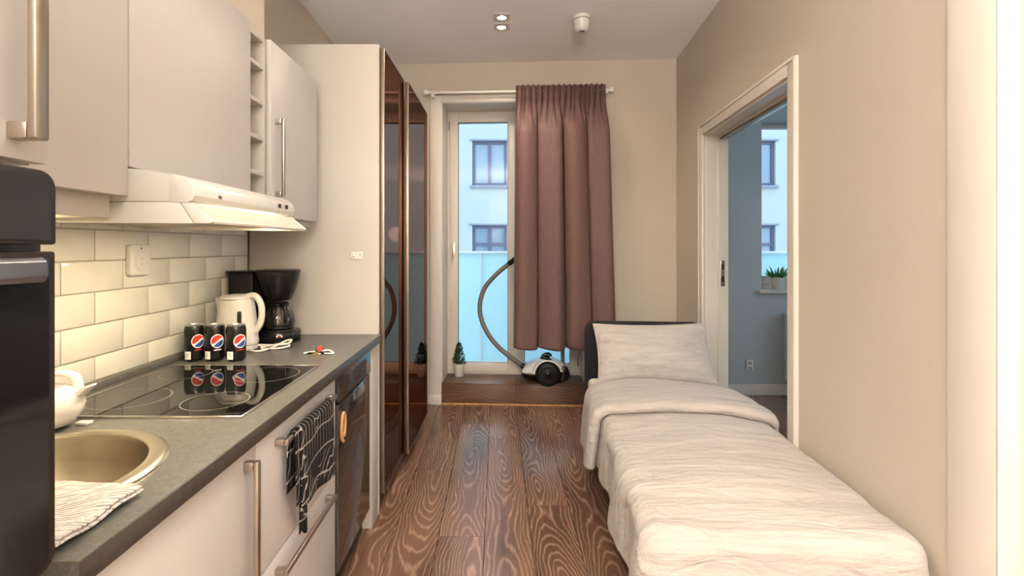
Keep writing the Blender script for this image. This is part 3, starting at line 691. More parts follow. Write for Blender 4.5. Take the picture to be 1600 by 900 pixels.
# ------------------------------------------------------------------ things on the worktop
def curved_patch(mb, cx, cy, z0, rad, fn, phi0, half_w, half_h, n=44):
    """small quads on a cylinder face; fn(a,b) in [-1,1] gives material index or None"""
    for i in range(n):
        for j in range(n):
            a, b = -1+2*(i+.5)/n, -1+2*(j+.5)/n
            k = fn(a, b)
            if k is None: continue
            mb.cur = k; q = []
            for di, dj in ((0,0),(1,0),(1,1),(0,1)):
                aa, bb = -1+2*(i+di)/n, -1+2*(j+dj)/n; ph = phi0+aa*half_w/rad
                q.append((cx+(rad+.0004)*math.cos(ph), cy+(rad+.0004)*math.sin(ph), z0+bb*half_h))
            mb.add(q, [(0,1,2,3)])
    return mb
def emblem(a, b):
    r = math.hypot(a, b)
    if r > 1: return None
    if r > .88: return 0
    ca, sa = math.cos(R(14)), math.sin(R(14)); x, y = a*ca+b*sa, -a*sa+b*ca
    if y > .06+.24*math.sin(x*2.2): return 1
    if y < -.30+.24*math.sin(x*1.9+.5): return 2
    return 0
def badge(a, b):
    if abs(a) > .93 and abs(b) > .93: return None
    if abs(a) < .45 and abs(b) < .55 and (int((b+1)*7) % 2 == 0) and (a*7+b*3) % 2 < 1.3: return 1
    return 0
can_labels = ['black soft drink can nearest the tiled wall', 'middle one of the three black soft drink cans', 'black soft drink can closest to the kettle cable']
for i, (cx, ph) in enumerate(((-1.196, 0), (-1.117, -9), (-1.032, 0))):
    cy = 1.985+(.004 if i == 1 else 0)
    c = thing('drink_can', can_labels[i], 'can', (cx, cy, WT), group='soft drink cans behind the hob')
    rr = .0365; cc = (cx, cy, WT)
    build('can_body', MB().lathe([(.024, .0005), (.029, .004), (.0355, .012), (rr, .017), (rr, .122), (.0355, .129), (.0325, .1375)], cc, 40), 'can_black', c, smooth=True)
    build('lid', MB().lathe([(.0325, .1377), (.0332, .1415), (.0315, .142), (.0300, .1385), (0.0, .1385)], cc, 32), 'can_metal', c, smooth=True)
    build('ring_pull', MB().box(cx-.004, cx+.004, cy-.012, cy+.010, WT+.1387, WT+.1400), 'can_metal', c)
    phi = R(-90+52+ph)   # emblem turned to the right of the viewing side
    build('emblem', curved_patch(MB(), cx, cy, WT+.080, rr, emblem, phi, .0245, .0265), ['print_white', 'print_red', 'print_blue'], c)
    build('deposit_mark', curved_patch(MB(), cx, cy, WT+.026, rr, badge, R(-90-10+ph), .0135, .0155, 14), ['print_white', 'print_beige'], c)
    tx = curved_patch(MB(), cx, cy, WT+.072, rr, lambda a, b: (0 if (int((b+1)*16) % 3 != 0 and abs(a) < .8) else None), R(-90-52+ph), .003, .028, 24)
    build('side_lettering', tx, ['print_red' if i == 2 else 'print_white'], c)
    build('lower_lettering', curved_patch(MB(), cx, cy, WT+.0475, rr, lambda a, b: (0 if (int((a+1)*9) % 3 != 0 and b < .5-abs(a)*.5) else None), phi, .014, .004, 20), ['print_red' if i != 1 else 'print_white'], c)

# kettle
KX, KY = -1.140, 2.20
c = thing('electric_kettle', 'white plastic electric kettle behind the drink cans', 'kettle', (KX, KY, WT))
build('base_plate', MB().lathe([(.082, .001), (.086, .004), (.086, .018), (.080, .022)], (KX, KY, WT), 40), 'white_plastic', c, smooth=True)
body = MB()
prof = [(.088, .022), (.090, .03), (.088, .06), (.083, .12), (.076, .18), (.071, .215), (.068, .226)]
def kbody(s, t):
    i = t*(len(prof)-1); k = min(int(i), len(prof)-2); f = i-k
    r = prof[k][0]*(1-f)+prof[k+1][0]*f; h = prof[k][1]*(1-f)+prof[k+1][1]*f
    a = 2*math.pi*s
    sp_ = max(0, math.cos(a-math.pi))**14*max(0, (h-.145)/.08)**1.3*.026   # spout swelling towards the wall side
    return (KX+(r*1.0+sp_)*math.cos(a), KY+(r*.86+sp_*.2)*math.sin(a), WT+h)
build('body', body.grid(kbody, 48, 24, True), 'white_plastic', c, smooth=True)
build('lid', MB().lathe([(.069, .224), (.068, .232), (.055, .239), (.0, .243)], (KX, KY, WT), 36), 'white_plastic', c, smooth=True)
hp = spline([(KX+.050, KY-.01, WT+.232), (KX+.085, KY-.012, WT+.235), (KX+.108, KY-.012, WT+.205), (KX+.115, KY-.012, WT+.16), (KX+.106, KY-.012, WT+.11), (KX+.082, KY-.012, WT+.075)], 8)
build('handle', MB().tube(hp, .0135, 12), 'white_plastic', c, smooth=True)
build('water_gauge', MB().prism([(KX+.043+p[0], WT+.14+p[1]) for p in rrect(-.008, .008, -.034, .034, .0075)], KY-.0665, KY-.0600), 'appliance_trim', c)
cb = spline([(KX+.075, KY-.05, WT+.0065), (KX+.13, KY-.07, WT+.006), (KX+.165, KY-.02, WT+.012), (KX+.20, KY+.03, WT+.03), (KX+.225, KY+.035, WT+.034), (KX+.215, KY+.01, WT+.022), (KX+.16, KY+.0, WT+.018), (KX+.10, KY-.02, WT+.022)], 8)
cb2 = spline([(KX+.11, KY-.015, WT+.010), (KX+.19, KY+.02, WT+.020), (KX+.222, KY+.02, WT+.012), (KX+.19, KY-.01, WT+.006), (KX+.12, KY-.03, WT+.006)], 8)
build('cable', MB().tube(cb, .0042, 8).tube(cb2, .0042, 8), 'white_plastic', c, smooth=True)

# coffee maker
MX, MY = -1.045, 2.40
c = thing('coffee_maker', 'black drip coffee maker with glass carafe in the worktop corner', 'coffee maker', (MX, MY, WT))
build('base', MB().prism([(MX+p[0], MY+p[1]) for p in [(-.20, .07), (-.20, -.06), (-.09, -.075)]+[(.005+.098*math.cos(R(a)), -.005+.098*math.sin(R(a))) for a in range(-90, 91, 12)]+[(-.02, .09)]], WT+.002, WT+.052, 'z'), 'black_plastic', c, bevel=.006)
build('warming_plate', MB().lathe([(.0, .057), (.068, .057), (.072, .052)], (MX, MY-.005, WT), 32), 'dark_metal', c, smooth=True)
build('tank', MB().prism([(MX+p[0], MY+p[1]) for p in [(-.212, .075), (-.212, -.055), (-.098, -.055), (-.098, .085)]], WT+.05, WT+.325, 'z'), 'black_satin', c, bevel=.006)
build('tank_lid', bx(MX-.222, MX-.092, MY-.062, MY+.09, WT+.3255, WT+.335), 'black_plastic', c, bevel=.004)
build('column', bx(MX-.097, MX-.045, MY-.02, MY+.085, WT+.05, WT+.325), 'black_plastic', c, bevel=.006)
build('filter_basket', MB().lathe([(.055, .195), (.062, .20), (.078, .24), (.092, .29), (.099, .322), (.099, .328)], (MX, MY-.005, WT), 40), 'black_plastic', c, smooth=True)
build('basket_lid', MB().lathe([(.102, .328), (.103, .334), (.098, .340), (.0, .343)], (MX, MY-.005, WT), 40), 'black_plastic', c, smooth=True)
cf = build('carafe', MB().lathe([(.0, .0585), (.060, .0585), (.072, .066), (.077, .09), (.074, .115), (.062, .145), (.046, .165), (.046, .170)], (MX, MY-.005, WT), 40, cap=False), 'carafe_glass', c, smooth=True)
build('carafe_collar', MB().lathe([(.047, .163), (.049, .166), (.049, .180), (.044, .185), (.0, .187)], (MX, MY-.005, WT), 32), 'black_plastic', cf, smooth=True)
ha = R(-48); hx, hy = math.cos(ha), math.sin(ha)
hp = [(MX+hx*r_, MY-.005+hy*r_, WT+h_) for r_, h_ in ((.045, .175), (.075, .178), (.094, .168), (.100, .14), (.100, .11), (.098, .092))]
build('carafe_handle', MB().tube(spline(hp, 6), .0085, 10), 'black_plastic', cf, smooth=True)
lg = MB()
def swoosh(a, b):
    r = math.hypot(a, b)
    if .62 < r < .95 and b > -.5: return 0
    if r < .8 and abs(b+.1-.3*a) < .16: return 1
    return None
build('logo', curved_patch(lg, MX+.005, MY-.005, WT+.036, .0985, swoosh, R(-66), .014, .009, 18), ['print_white', 'print_red'], c)

# keys
c = thing('key_bunch', 'bunch of keys with red and black tags on the worktop', 'keys', (-.75, 2.10, WT))
kx, ky = -.748, 2.105
build('ring', MB().tube([(kx+.016*math.cos(a_), ky+.014*math.sin(a_), WT+.0055+.003*math.sin(a_)) for a_ in [2*math.pi*i/20 for i in range(21)]], .0013, 6, False), 'bright_steel', c, smooth=True)
build('cord', MB().tube(spline([(kx+.01, ky+.01, WT+.008), (kx+.03, ky+.02, WT+.012), (kx+.05, ky+.012, WT+.008), (kx+.064, ky-.006, WT+.0048), (kx+.05, ky-.014, WT+.0048), (kx+.028, ky-.012, WT+.0048)], 6), .003, 8), 'print_white', c, smooth=True)
build('cord', MB().tube(spline([(kx-.005, ky+.01, WT+.006), (kx-.03, ky+.012, WT+.006), (kx-.06, ky-.008, WT+.0045)], 6), .003, 8), 'print_white', c, smooth=True)
build('black_fob', MB().box(kx+.006, kx+.046, ky-.008, ky+.004, WT+.001, WT+.010).box(kx-.044, kx-.012, ky-.012, ky-.004, WT+.001, WT+.008), 'black_plastic', c, bevel=.002)
build('red_tag', MB().lathe([(0, -.004), (.011, -.004), (.012, 0), (.011, .004), (0, .004)], (kx+.004, ky, WT+.022), 16, 'y'), 'red_plastic', c, smooth=True)
build('dark_tag', MB().prism([(kx-.018, WT+.006), (kx-.006, WT+.034), (kx+.0, WT+.032), (kx-.004, WT+.006)], ky+.004, ky+.008), 'black_plastic', c)
build('key', MB().prism([(kx-.026, WT+.003), (kx-.02, WT+.001), (kx+.0, WT+.001), (kx+.006, WT+.006), (kx+.001, WT+.016), (kx-.004, WT+.012), (kx-.012, WT+.007)], ky-.022, ky-.018), 'brass', c)

# tea towel on the worktop (folded, printed)
c = thing('tea_towel', 'folded white printed tea towel lying beside the sink', 'towel', (-.74, .83, WT))
def towel_layer(z, dx):
    def fn(s, t):
        x = -.870+dx+(.225)*s; y = .733+.005*s+(.187-.012*s)*t
        e = 1-abs(2*s-1)**6
        zz = WT+z+.0035*noise.noise((x*16, y*14, z*60))+.002*math.sin(y*60+x*18)*s
        if s > .93: zz -= (s-.93)/.07*.004
        return (x, y, zz)
    return MB().grid(fn, 30, 26)
build('upper_fold', towel_layer(.019, 0), 'tea_towel_print', c, smooth=True, solid=.004)
build('lower_fold', towel_layer(.0125, .003), 'tea_towel_print', c, smooth=True, solid=.003)
build('fold_edge', MB().tube([(-.867+i*.0225+.0005, .7335+.002*math.sin(i), WT+.0155+.001*math.sin(i*1.3)) for i in range(11)], .0042, 8), 'tea_towel_print', c, smooth=True)

# white jug by the tap wall
JX, JY = -1.12, 1.24
c = thing('white_jug', 'small round white ceramic jug beside the oven near the backsplash', 'jug', (JX, JY, WT))
build('body', MB().lathe([(.035, .0005), (.060, .010), (.078, .035), (.082, .055), (.074, .080), (.055, .097), (.040, .102), (.037, .098), (.0, .092)], (JX, JY, WT), 40), 'white_steel', c, smooth=True)
for k in range(3):
    dy = .004*(k-1)+.008
    build('handle_rib', MB().tube(spline([(JX-.03, JY+.01+dy*2, WT+.112), (JX+.005, JY+.018+dy*2, WT+.128), (JX+.040, JY+.025+dy*2, WT+.120), (JX+.052, JY+.025+dy*2, WT+.096), (JX+.058, JY+.02+dy*2, WT+.072)], 6), .0062, 8), 'white_plastic', c, smooth=True)
build('lip', MB().prism([(JX+.045, WT+.078), (JX+.095, WT+.102), (JX+.098, WT+.098), (JX+.07, WT+.070)], JY+.012, JY+.045), 'white_plastic', c, bevel=.002)
build('foot_tab', bx(JX+.060, JX+.092, JY+.020, JY+.040, WT+.0005, WT+.008), 'white_plastic', c, bevel=.002)

# black towel over the upper drawer handle
bxx = XD+.031; bz = .838
c = thing('hand_towel', 'black towel with white line print hanging from the drawer handle', 'towel', (bxx, 1.6, .6))
def hang(y0, y1, front, back, r, wob, ph):
    def fn(s, t):
        L = back+math.pi*r+front; d_ = t*L; yy = y0+(y1-y0)*s
        fold = wob*math.sin(s*9+ph)
        if d_ < back: x, z = bxx-r, bz-(back-d_); k = (back-d_)/back; x -= .0
        elif d_ < back+math.pi*r:
            a_ = math.pi-(d_-back)/r; x, z = bxx+r*math.cos(a_), bz+r*math.sin(a_); k = 0
        else: k = (d_-back-math.pi*r)/front; x, z = bxx+r+fold*k+.004*k, bz-k*front*(1-.14*(1-s))
        yy += .012*k*(s-.5)
        return (x, yy, z)
    return MB().grid(fn, 26, 60)
build('front_layer', hang(1.452, 1.742, .245, .13, .0155, .006, .4), 'black_towel_print', c, smooth=True, solid=.0025)
build('under_layer', hang(1.425, 1.60, .225, .16, .0115, .003, 2.0), 'black_towel_print', c, smooth=True, solid=.0025)
build('corner_flap', MB().grid(lambda s, t: (bxx+.012-.012*t+.006*math.sin(s*7), 1.452+.05*s+.03*t, bz-.05-.26*t+.02*math.sin(s*5)), 10, 16), 'black_towel_print', c, smooth=True, solid=.0025)
# wooden opener stuck on the dishwasher
c = thing('bottle_opener', 'copper coloured loop opener stuck on the dishwasher front', 'opener', (-.606, 1.965, .66))
lp = spline([(0, 1.955, .622), (0, 1.934, .645), (0, 1.931, .69), (0, 1.945, .726), (0, 1.962, .730), (0, 1.978, .705), (0, 1.976, .665), (0, 1.962, .640), (0, 1.951, .655)], 6)
build('loop', MB().tube([(-.599, p.y, p.z) for p in lp], .0062, 10), 'copper_wood', c, smooth=True)
build('magnet', MB().prism([(1.957+.011*math.cos(R(a_)), .685+.017*math.sin(R(a_))) for a_ in range(0, 360, 24)], -.6058, -.602, 'x'), 'bright_steel', c)

# ------------------------------------------------------------------ window side
RZ = 2.70; rv = -.085
c = thing('curtain_rod', 'white curtain rod above the balcony door', 'curtain rod', (0.05, rv, RZ), FB)
build('rod', MB().tube([(-.72, rv, RZ), (.83, rv, RZ)], .011, 12), 'rod_white', c, smooth=True)
build('rod_back', MB().tube([(-.68, rv+.035, RZ+.012), (.80, rv+.035, RZ+.012)], .007, 8), 'dark_metal', c, smooth=True)
for x in (-.735, .84): build('end_cap', bx(x-.018, x+.018, rv-.018, rv+.018, RZ-.018, RZ+.018), 'rod_white', c, bevel=.004)
for x in (-.68, .80): build('bracket', MB().box(x-.012, x+.012, rv-.008, 0, RZ-.032, RZ-.012).box(x-.014, x+.014, -.006, 0, RZ-.05, RZ+.03), 'rod_white', c, bevel=.002)
ct = thing('curtain', 'brown curtain drawn over the right half of the balcony door', 'curtain', (.41, rv, .52), FB)
def curt(s, t):
    # t: 0 top .. 1 bottom
    top, bot = RZ+.042, .525
    k = min(1, max(0, (t-.045)/.14)); k = k*k*(3-2*k)
    xt = .036+.752*s; xb = .020+.835*s
    x = xt+(xb-xt)*t
    ph = 2*math.pi*(3.85*s+.02+.05*math.sin(7*s))
    fold = .050-.135*abs(math.sin(ph/2))**.42+.008*math.sin(1.5*ph+2*t)
    fine = .010*math.sin(2*math.pi*17*s+1.7*math.sin(9*s))+.006*math.sin(2*math.pi*31*s)
    amp = .25+.75*k+.35*t
    y = rv+.004+fold*amp*k*(1 if True else 0)+fine*(1-k)*1.1
    x -= .030*math.sin(ph)*k
    if t < .045: y = rv+(fine*1.2)+(-.014)
    z = top+(bot-top)*t+.010*math.sin(ph+.6)*max(0, t-.9)*10*.9+.006*math.sin(2*math.pi*17*s)*max(0, .05-t)*20
    z -= .02*s*max(0, t-.8)*0
    return (x, y-.012, z)
build('cloth', MB().grid(curt, 220, 90), 'curtain_fabric', ct, smooth=True, solid=.003)
def hem(s, t):
    x, y, z = curt(s, .975+.002*t); return (x, y-.0022, z+.002*t)
build('hem_seam', MB().grid(hem, 220, 1), 'curtain_fabric', ct, smooth=True, solid=.0012)

# potted conifer
PX, PY, PZ = -.490, .225, step_h
c = thing('potted_conifer', 'small potted conifer on the wooden window step', 'plant', (PX, PY, PZ), FB)
build('pot', MB().lathe([(.038, .0), (.041, .004), (.048, .10), (.050, .118), (.046, .118), (.044, .105), (.0, .105)], (PX, PY, PZ), 28), 'white_plastic', c, smooth=True)
build('soil', MB().lathe([(0, .107), (.0435, .1065)], (PX, PY, PZ), 20, cap=False), 'soil', c)
build('stem', MB().tube([(PX, PY, PZ+.10), (PX+.001, PY, PZ+.25), (PX+.004, PY, PZ+.325)], [.005, .004, .002], 7), 'bark', c)
rng = random.Random(3); fm = MB()
for k in range(900):
    h = rng.random()**1.25; z = .112+h*.185
    rad = (.060*(1-h)**.75+.007)*(1 if rng.random() > .1 else 1.15); a = rng.random()*6.283; r0 = rad*(.25+.75*rng.random())
    p = Vector((PX+r0*math.cos(a), PY+r0*math.sin(a), PZ+z)); d_ = Vector((math.cos(a), math.sin(a), .9+.6*h)).normalized()
    L = .012+.010*rng.random(); sd = d_.cross(Vector((rng.random()-.5, rng.random()-.5, rng.random()-.5))).normalized()*.0026
    fm.add([p-sd, p+sd, p+d_*L*.6+sd*.8, p+d_*L, p+d_*L*.6-sd*.8], [(0,1,2,3,4)])
fo = build('foliage', fm, 'conifer_green', c, fix=False); fo['kind'] = 'stuff'
# vacuum cleaner
VX, VY, VZ = .30, .125, step_h
c = thing('vacuum_cleaner', 'white and black canister vacuum cleaner on the window step', 'vacuum cleaner', (VX, VY, VZ), FB)
stn = [(.082, .062, .068, .004), (.090, .040, .095, .055), (.115, .024, .130, .085), (.16, .016, .162, .10), (.22, .014, .190, .105), (.29, .014, .210, .105), (.35, .016, .205, .105), (.41, .020, .180, .10), (.455, .030, .150, .085), (.475, .05, .12, .05), (.480, .07, .09, .01)]
def shell(a0, a1, k=1.0, i0=0, i1=None):
    S = stn[i0:i1]
    def fn(s, t):
        i = t*(len(S)-1); q = min(int(i), len(S)-2); f = i-q
        u, lo, hi, rv_ = [S[q][n_]*(1-f)+S[q+1][n_]*f for n_ in range(4)]
        a = R(a0+(a1-a0)*s); zc = .075; ca, sa = math.cos(a), math.sin(a)
        sg = lambda v_, p: math.copysign(abs(v_)**p, v_)
        z = zc+sg(sa, .8)*((hi-zc) if sa > 0 else (zc-lo))
        return (u, VY+.01+sg(ca, .7)*rv_*k, VZ+z)
    return MB().grid(fn, 28, 36)
build('upper_shell', shell(-4, 184), 'vac_white', c, smooth=True, solid=.002)
build('lower_shell', shell(176, 364, 1.0), 'black_plastic', c, smooth=True, solid=.002)
rb = MB().prism([(.425, VZ+.012), (.487, VZ+.03), (.50, VZ+.085), (.482, VZ+.128), (.44, VZ+.145), (.42, VZ+.09)], VY-.098, VY+.10); build('rear_block', rb, 'black_plastic', c, bevel=.006)
build('rear_clip', MB().prism([(.475, VZ+.13), (.487, VZ+.128), (.515, VZ+.04), (.511, VZ+.03), (.504, VZ+.035)], VY-.05, VY-.03), 'black_plastic', c, bevel=.002)
WX, WZ = .310, VZ+.088
wh = build('wheel', MB().lathe([(.0, -.040), (.03, -.041), (.034, -.038), (.06, -.038), (.064, -.042), (.094, -.040), (.104, -.030), (.106, -.015), (.100, .002), (.0, .002)], (WX, 0, WZ), 40, 'y'), 'rubber', c, smooth=True)
build('hub', MB().lathe([(.0, -.0435), (.014, -.043), (.018, -.040)], (WX, 0, WZ), 20, 'y'), 'black_plastic', wh, smooth=True)
arc = [(WX+.112*math.cos(R(a_)), WZ+.112*math.sin(R(a_))) for a_ in range(12, 186, 8)]; arc2 = [(WX+.130*math.cos(R(a_)), WZ+.124*math.sin(R(a_))) for a_ in range(180, 10, -8)]
build('wheel_arch', MB().prism(arc+arc2, -.034, .03), 'vac_white', c, bevel=.004)
build('vent', MB().prism([(.275, VZ+.216), (.29, VZ+.228), (.335, VZ+.228), (.352, VZ+.218), (.335, VZ+.213)], -.036, -.033), 'black_plastic', c)
build('carry_handle', MB().tube(spline([(.255, VY-.03, VZ+.195), (.275, VY-.035, VZ+.235), (.32, VY-.03, VZ+.245), (.345, VY-.02, VZ+.222)], 6), [.010]*18+[.010], 10), 'black_plastic', c, smooth=True)
build('dust_window', MB().lathe([(0, -.02), (.032, -.018), (.038, 0), (.034, .02), (0, .022)], (.297, VY-.055, VZ+.208), 24, 'y'), 'black_glass', c, smooth=True)
hz = 4.60
HP = [(.092, VY+.02, VZ+.115), (.02, VY+.05, VZ+.165), (-.11, VY+.09, VZ+.255), (-.215, VY+.10, VZ+.375), (-.285, VY+.10, VZ+.52), (-.300, VY+.10, VZ+.655), (-.26, VY+.10, VZ+.80), (-.16, VY+.09, VZ+.925), (-.05, VY+.07, VZ+1.02), (-.035, VY+.068, VZ+1.032)]
build('hose', MB().tube(spline(HP, 14), [(.0222 if (i % 2) else .0205) for i in range(9*14+1)], 12), 'hose_grey', c, smooth=True)
GP = [(-.035, VY+.068, VZ+1.032), (.06, VY+.05, VZ+1.10), (.20, VY+.03, VZ+1.16), (.33, VY+.0, VZ+1.17), (.42, VY+.0, VZ+1.12)]
build('hose_grip', MB().tube(spline(GP, 8), .023, 12), 'black_plastic', c, smooth=True)
build('wand', MB().tube([(.425, VY+.0, VZ+1.13), (.447, VY+.02, VZ+.60), (.450, VY+.03, VZ+.13)], .017, 12), 'hose_grey', c, smooth=True)
build('hose_coupling', MB().tube([(.125, VY+.015, VZ+.105), (.08, VY+.025, VZ+.125)], .024, 14), 'black_plastic', c, smooth=True)

# ------------------------------------------------------------------ bed (frame FR: x negative into the room, y along the wall)
bu0, bu1, bv0, bv1 = -.845, -.030, 1.53, 3.49
c = thing('bed', 'single bed with dark fabric headboard along the right wall', 'bed', (-.43, 2.5, 0), FR)
build('bed_base', bx(bu0+.03, bu1-.01, bv0+.06, bv1, .10, .27), 'bed_base_fabric', c, bevel=.015)
for u in (bu0+.10, bu1-.10):
    for v in (bv0+.18, bv1-.15): build('leg', MB().lathe([(.022, .0), (.028, .10)], (u, v, 0), 16), 'black_plastic', c)
build('mattress', bx(bu0+.015, bu1-.005, bv0+.04, bv1-.02, .272, .462), 'sheet_cream', c, bevel=.035, seg=4)
hb = rrect(-.845, -.022, .0, .848, .075, 8, (1,1,0,0))
build('headboard', MB().prism(hb, 3.492, 3.57), 'fabric_dark', c, bevel=.022, seg=4)
# duvet
DT = .500; rc = .058; du0, du1, dv0 = -.792, -.072, 1.535
def drape(sl, tl, off, rc_=rc):
    """sl: position across (can run past the edges), tl: along (can run past the foot)"""
    ds = (du0-sl) if sl < du0 else ((sl-du1) if sl > du1 else 0); sg = -1 if sl < du0 else 1
    dt = (dv0-tl) if tl < dv0 else 0
    d_ = (ds**3+dt**3)**(1/3) if (ds > 0 and dt > 0) else max(ds, dt)
    u = min(max(sl, du0), du1); v = max(tl, dv0)
    crown = .022*(1-((u-(du0+du1)/2)/((du1-du0)/2))**2)*min(1, max(0, (v-dv0)/.3))
    ph = min(d_/rc_, math.pi/2); out = rc_*math.sin(ph); dn = rc_*(1-math.cos(ph))+max(0, d_-rc_*math.pi/2)
    nn = math.hypot(ds, dt) or 1; dx, dy = sg*ds/nn, -dt/nn
    flare = .10*max(0, d_-rc_*math.pi/2)*(1 if sg < 0 or dt > ds else .05)
    n_ = Vector((dx*math.sin(ph), dy*math.sin(ph), math.cos(ph)))
    p = Vector((u+dx*(out+flare), v+dy*(out+flare), DT+crown-dn))
    return p+n_*off, n_, d_
def wrk(p, d_, side=1.0):
    """wrinkles: long soft ripples across the bed, vertical folds on the hanging sides"""
    x, y, z = p
    a = .0075*noise.noise((x*2.2, y*8.0, 3.1))+.0040*noise.noise((x*6, y*17, z*6+9))+.0018*noise.noise((x*22, y*30, z*22))
    a += .020*noise.noise((x*1.5, y*2.4, 11.0))
    if d_ > .04: a += min(1, (d_-.04)/.12)*(.013*math.sin(y*17+3*noise.noise((x*3, y*2, 5)))+.006*noise.noise((x*14, y*16, z*3)))*side
    return a
def duvet(s, t):
    tl = 1.535-.44+(3.12-1.095)*t
    left = .285+.035*noise.noise((tl*2.1, 4, 0)) - .06*max(0, (1.9-tl))
    right = .17
    sl = (du0-left)+(du1+right-(du0-left))*s
    p, n_, d_ = drape(sl, tl, .0)
    side = -1 if sl > du1 else 1
    a = wrk(p, d_, .15 if sl > du1 else 1)
    p = p+n_*a
    p.x = min(p.x, -.012)
    if tl > 2.98: p.z -= .5*(tl-2.98)**1.5*.7
    return tuple(p)
c = thing('duvet', 'crumpled grey beige duvet covering the bed', 'duvet', (-.43, 2.3, .5), FR)
build('cover', MB().grid(duvet, 120, 190), 'linen_grey', c, smooth=True, solid=.012)
f0, f1 = 2.50, 3.06
def fold(s, t):
    # cross profile of the turned-down layer, rolled at its front edge
    left = .315; sl = (du0-left)+(du1+.16-(du0-left))*s
    front = f0+.03*math.sin(s*5+.5)+.13*max(0, .30-s)+.02*noise.noise((s*6, 1, 2))
    th = .060
    prof_ = t*1.0
    if prof_ < .10: ang = prof_/.10*math.pi*.5; tl = front+.035*(1-math.sin(ang)); off = .012+(th-.012)*.5*(1-math.cos(ang*1.0))
    elif prof_ < .20: ang = (prof_-.10)/.10*math.pi*.5; tl = front+.035*(1-math.cos(ang)); off = .012+(th-.012)*(.5+.5*math.sin(ang))
    else:
        q = (prof_-.20)/.80; tl = front+.035+(f1+.04*s-front-.035)*q; off = th*(1-.62*q*q)
    p, n_, d_ = drape(sl, tl, off)
    p = p+n_*wrk(p, d_, .5 if sl < du1 else .1)*.9
    p.x = min(p.x, -.008)
    return tuple(p)
build('turned_down_fold', MB().grid(fold, 120, 90), 'linen_grey', c, smooth=True, solid=.012)
# pillow
c = thing('pillow', 'grey beige pillow leaning on the dark headboard', 'pillow', (-.44, 3.25, .5), FR)
PW_, PH_, PT_ = .378, .215, .088
pm = Matrix.Translation((-.415, 3.318, .668)) @ Matrix.Rotation(R(-1.0), 4, 'Y') @ Matrix.Rotation(R(57), 4, 'X')
def pil(sgn):
    def fn(s, t):
        a, b = 2*s-1, 2*t-1
        x = PW_*a*(1-.055*(1-b*b)); y = PH_*b*(1-.075*(1-a*a))
        ea, eb = min(1, (1-abs(a))/.08), min(1, (1-abs(b))/.08)
        prof_ = (max(0, 1-abs(a)**2.6)**.62)*(max(0, 1-abs(b)**2.6)**.62)
        wr = .010*noise.noise((a*2.2, b*5.5, 2*sgn))+.006*noise.noise((a*7, b*9, 5*sgn))+.004*math.sin(a*22)*abs(b)**4
        z = sgn*(PT_*prof_+.003)+wr*min(1, prof_*2.5)
        return tuple(pm @ Vector((x, y, z)))
    return fn
m = MB().grid(pil(1), 70, 46); m.grid(pil(-1), 70, 46)
build('cover', m, 'linen_pillow', c, smooth=True)
pp = [(PW_*a*(1-.055*(1-b*b)), PH_*b*(1-.075*(1-a*a)), 0) for a, b in [(-1+2*i/24, -1) for i in range(24)]+[(1, -1+2*i/18) for i in range(18)]+[(1-2*i/24, 1) for i in range(24)]+[(-1, 1-2*i/18) for i in range(19)]]
build('piping', MB().tube([pm @ Vector(p) for p in pp], .0048, 6, False), 'linen_pillow', c, smooth=True)

# ------------------------------------------------------------------ ceiling fittings
def spot(loc, label, group=None, power=SPOT_W):
    x, y = loc
    c = thing('ceiling_spotlight', label, 'spotlight', (x, y, CEIL), group=group)
    pl = MB(); n = 28
    sq = [(.058*max(-1, min(1, 1.42*math.cos(2*math.pi*k/n))), .058*max(-1, min(1, 1.42*math.sin(2*math.pi*k/n)))) for k in range(n)]
    ci = [(.041*math.cos(2*math.pi*k/n), .041*math.sin(2*math.pi*k/n)) for k in range(n)]
    z1, z0 = CEIL-.0005, CEIL-.005
    pl.add([(x+p[0], y+p[1], z0) for p in sq]+[(x+p[0], y+p[1], z0) for p in ci]+[(x+p[0], y+p[1], z1) for p in sq]+[(x+p[0], y+p[1], z1) for p in ci],
           [f for k in range(n) for f in ((k, n+k, n+(k+1) % n, (k+1) % n), (k, (k+1) % n, 2*n+(k+1) % n, 2*n+k), (n+k, 3*n+k, 3*n+(k+1) % n, n+(k+1) % n))])
    build('plate', pl, 'white_gloss', c)
    build('ring', MB().lathe([(.041, -.005), (.040, -.009), (.034, -.011), (.031, -.006), (.031, -.001)], (x, y, CEIL), 28, cap=False), 'bronze_profile', c, smooth=True)
    build('bulb', MB().lathe([(0, -.0075), (.024, -.006), (.031, -.0035)], (x, y, CEIL), 24, cap=False), 'spot_glow', c, smooth=True)
    area('spot_lamp', (x, y, CEIL-.02), (0, 0), .06, power, WARM, spread=150)
    return c
spot((.032, 3.50), 'square ceiling spotlight nearer the viewer of the visible pair')
spot((.032, 3.655), 'square ceiling spotlight nearer the window of the visible pair')
for y, lb in ((2.1, 'ceiling spotlight out of view above the bed foot'), (.75, 'ceiling spotlight out of view above the sink'), (-.6, 'ceiling spotlight out of view behind the viewpoint')): spot((.032, y), lb, 'ceiling spotlights out of view', 2.0)
spot((1.95, .3), 'hall ceiling spotlight out of view on the right', None, 1.5)
c = thing('smoke_detector', 'round white smoke detector on the ceiling', 'smoke detector', (.588, 3.50, CEIL))
sx, sy = .588, 3.50
build('mount', MB().lathe([(.060, .0), (.062, -.012), (.058, -.022), (.0, -.022)], (sx, sy, CEIL-.0005), 36), 'white_plastic', c, smooth=True)
build('gap_ring', MB().lathe([(.054, -.022), (.054, -.028)], (sx, sy, CEIL), 32), 'dark_metal', c)
build('housing', MB().lathe([(.058, -.028), (.057, -.05), (.050, -.085), (.040, -.098), (.034, -.104), (.0, -.106)], (sx, sy, CEIL), 36), 'white_plastic', c, smooth=True)
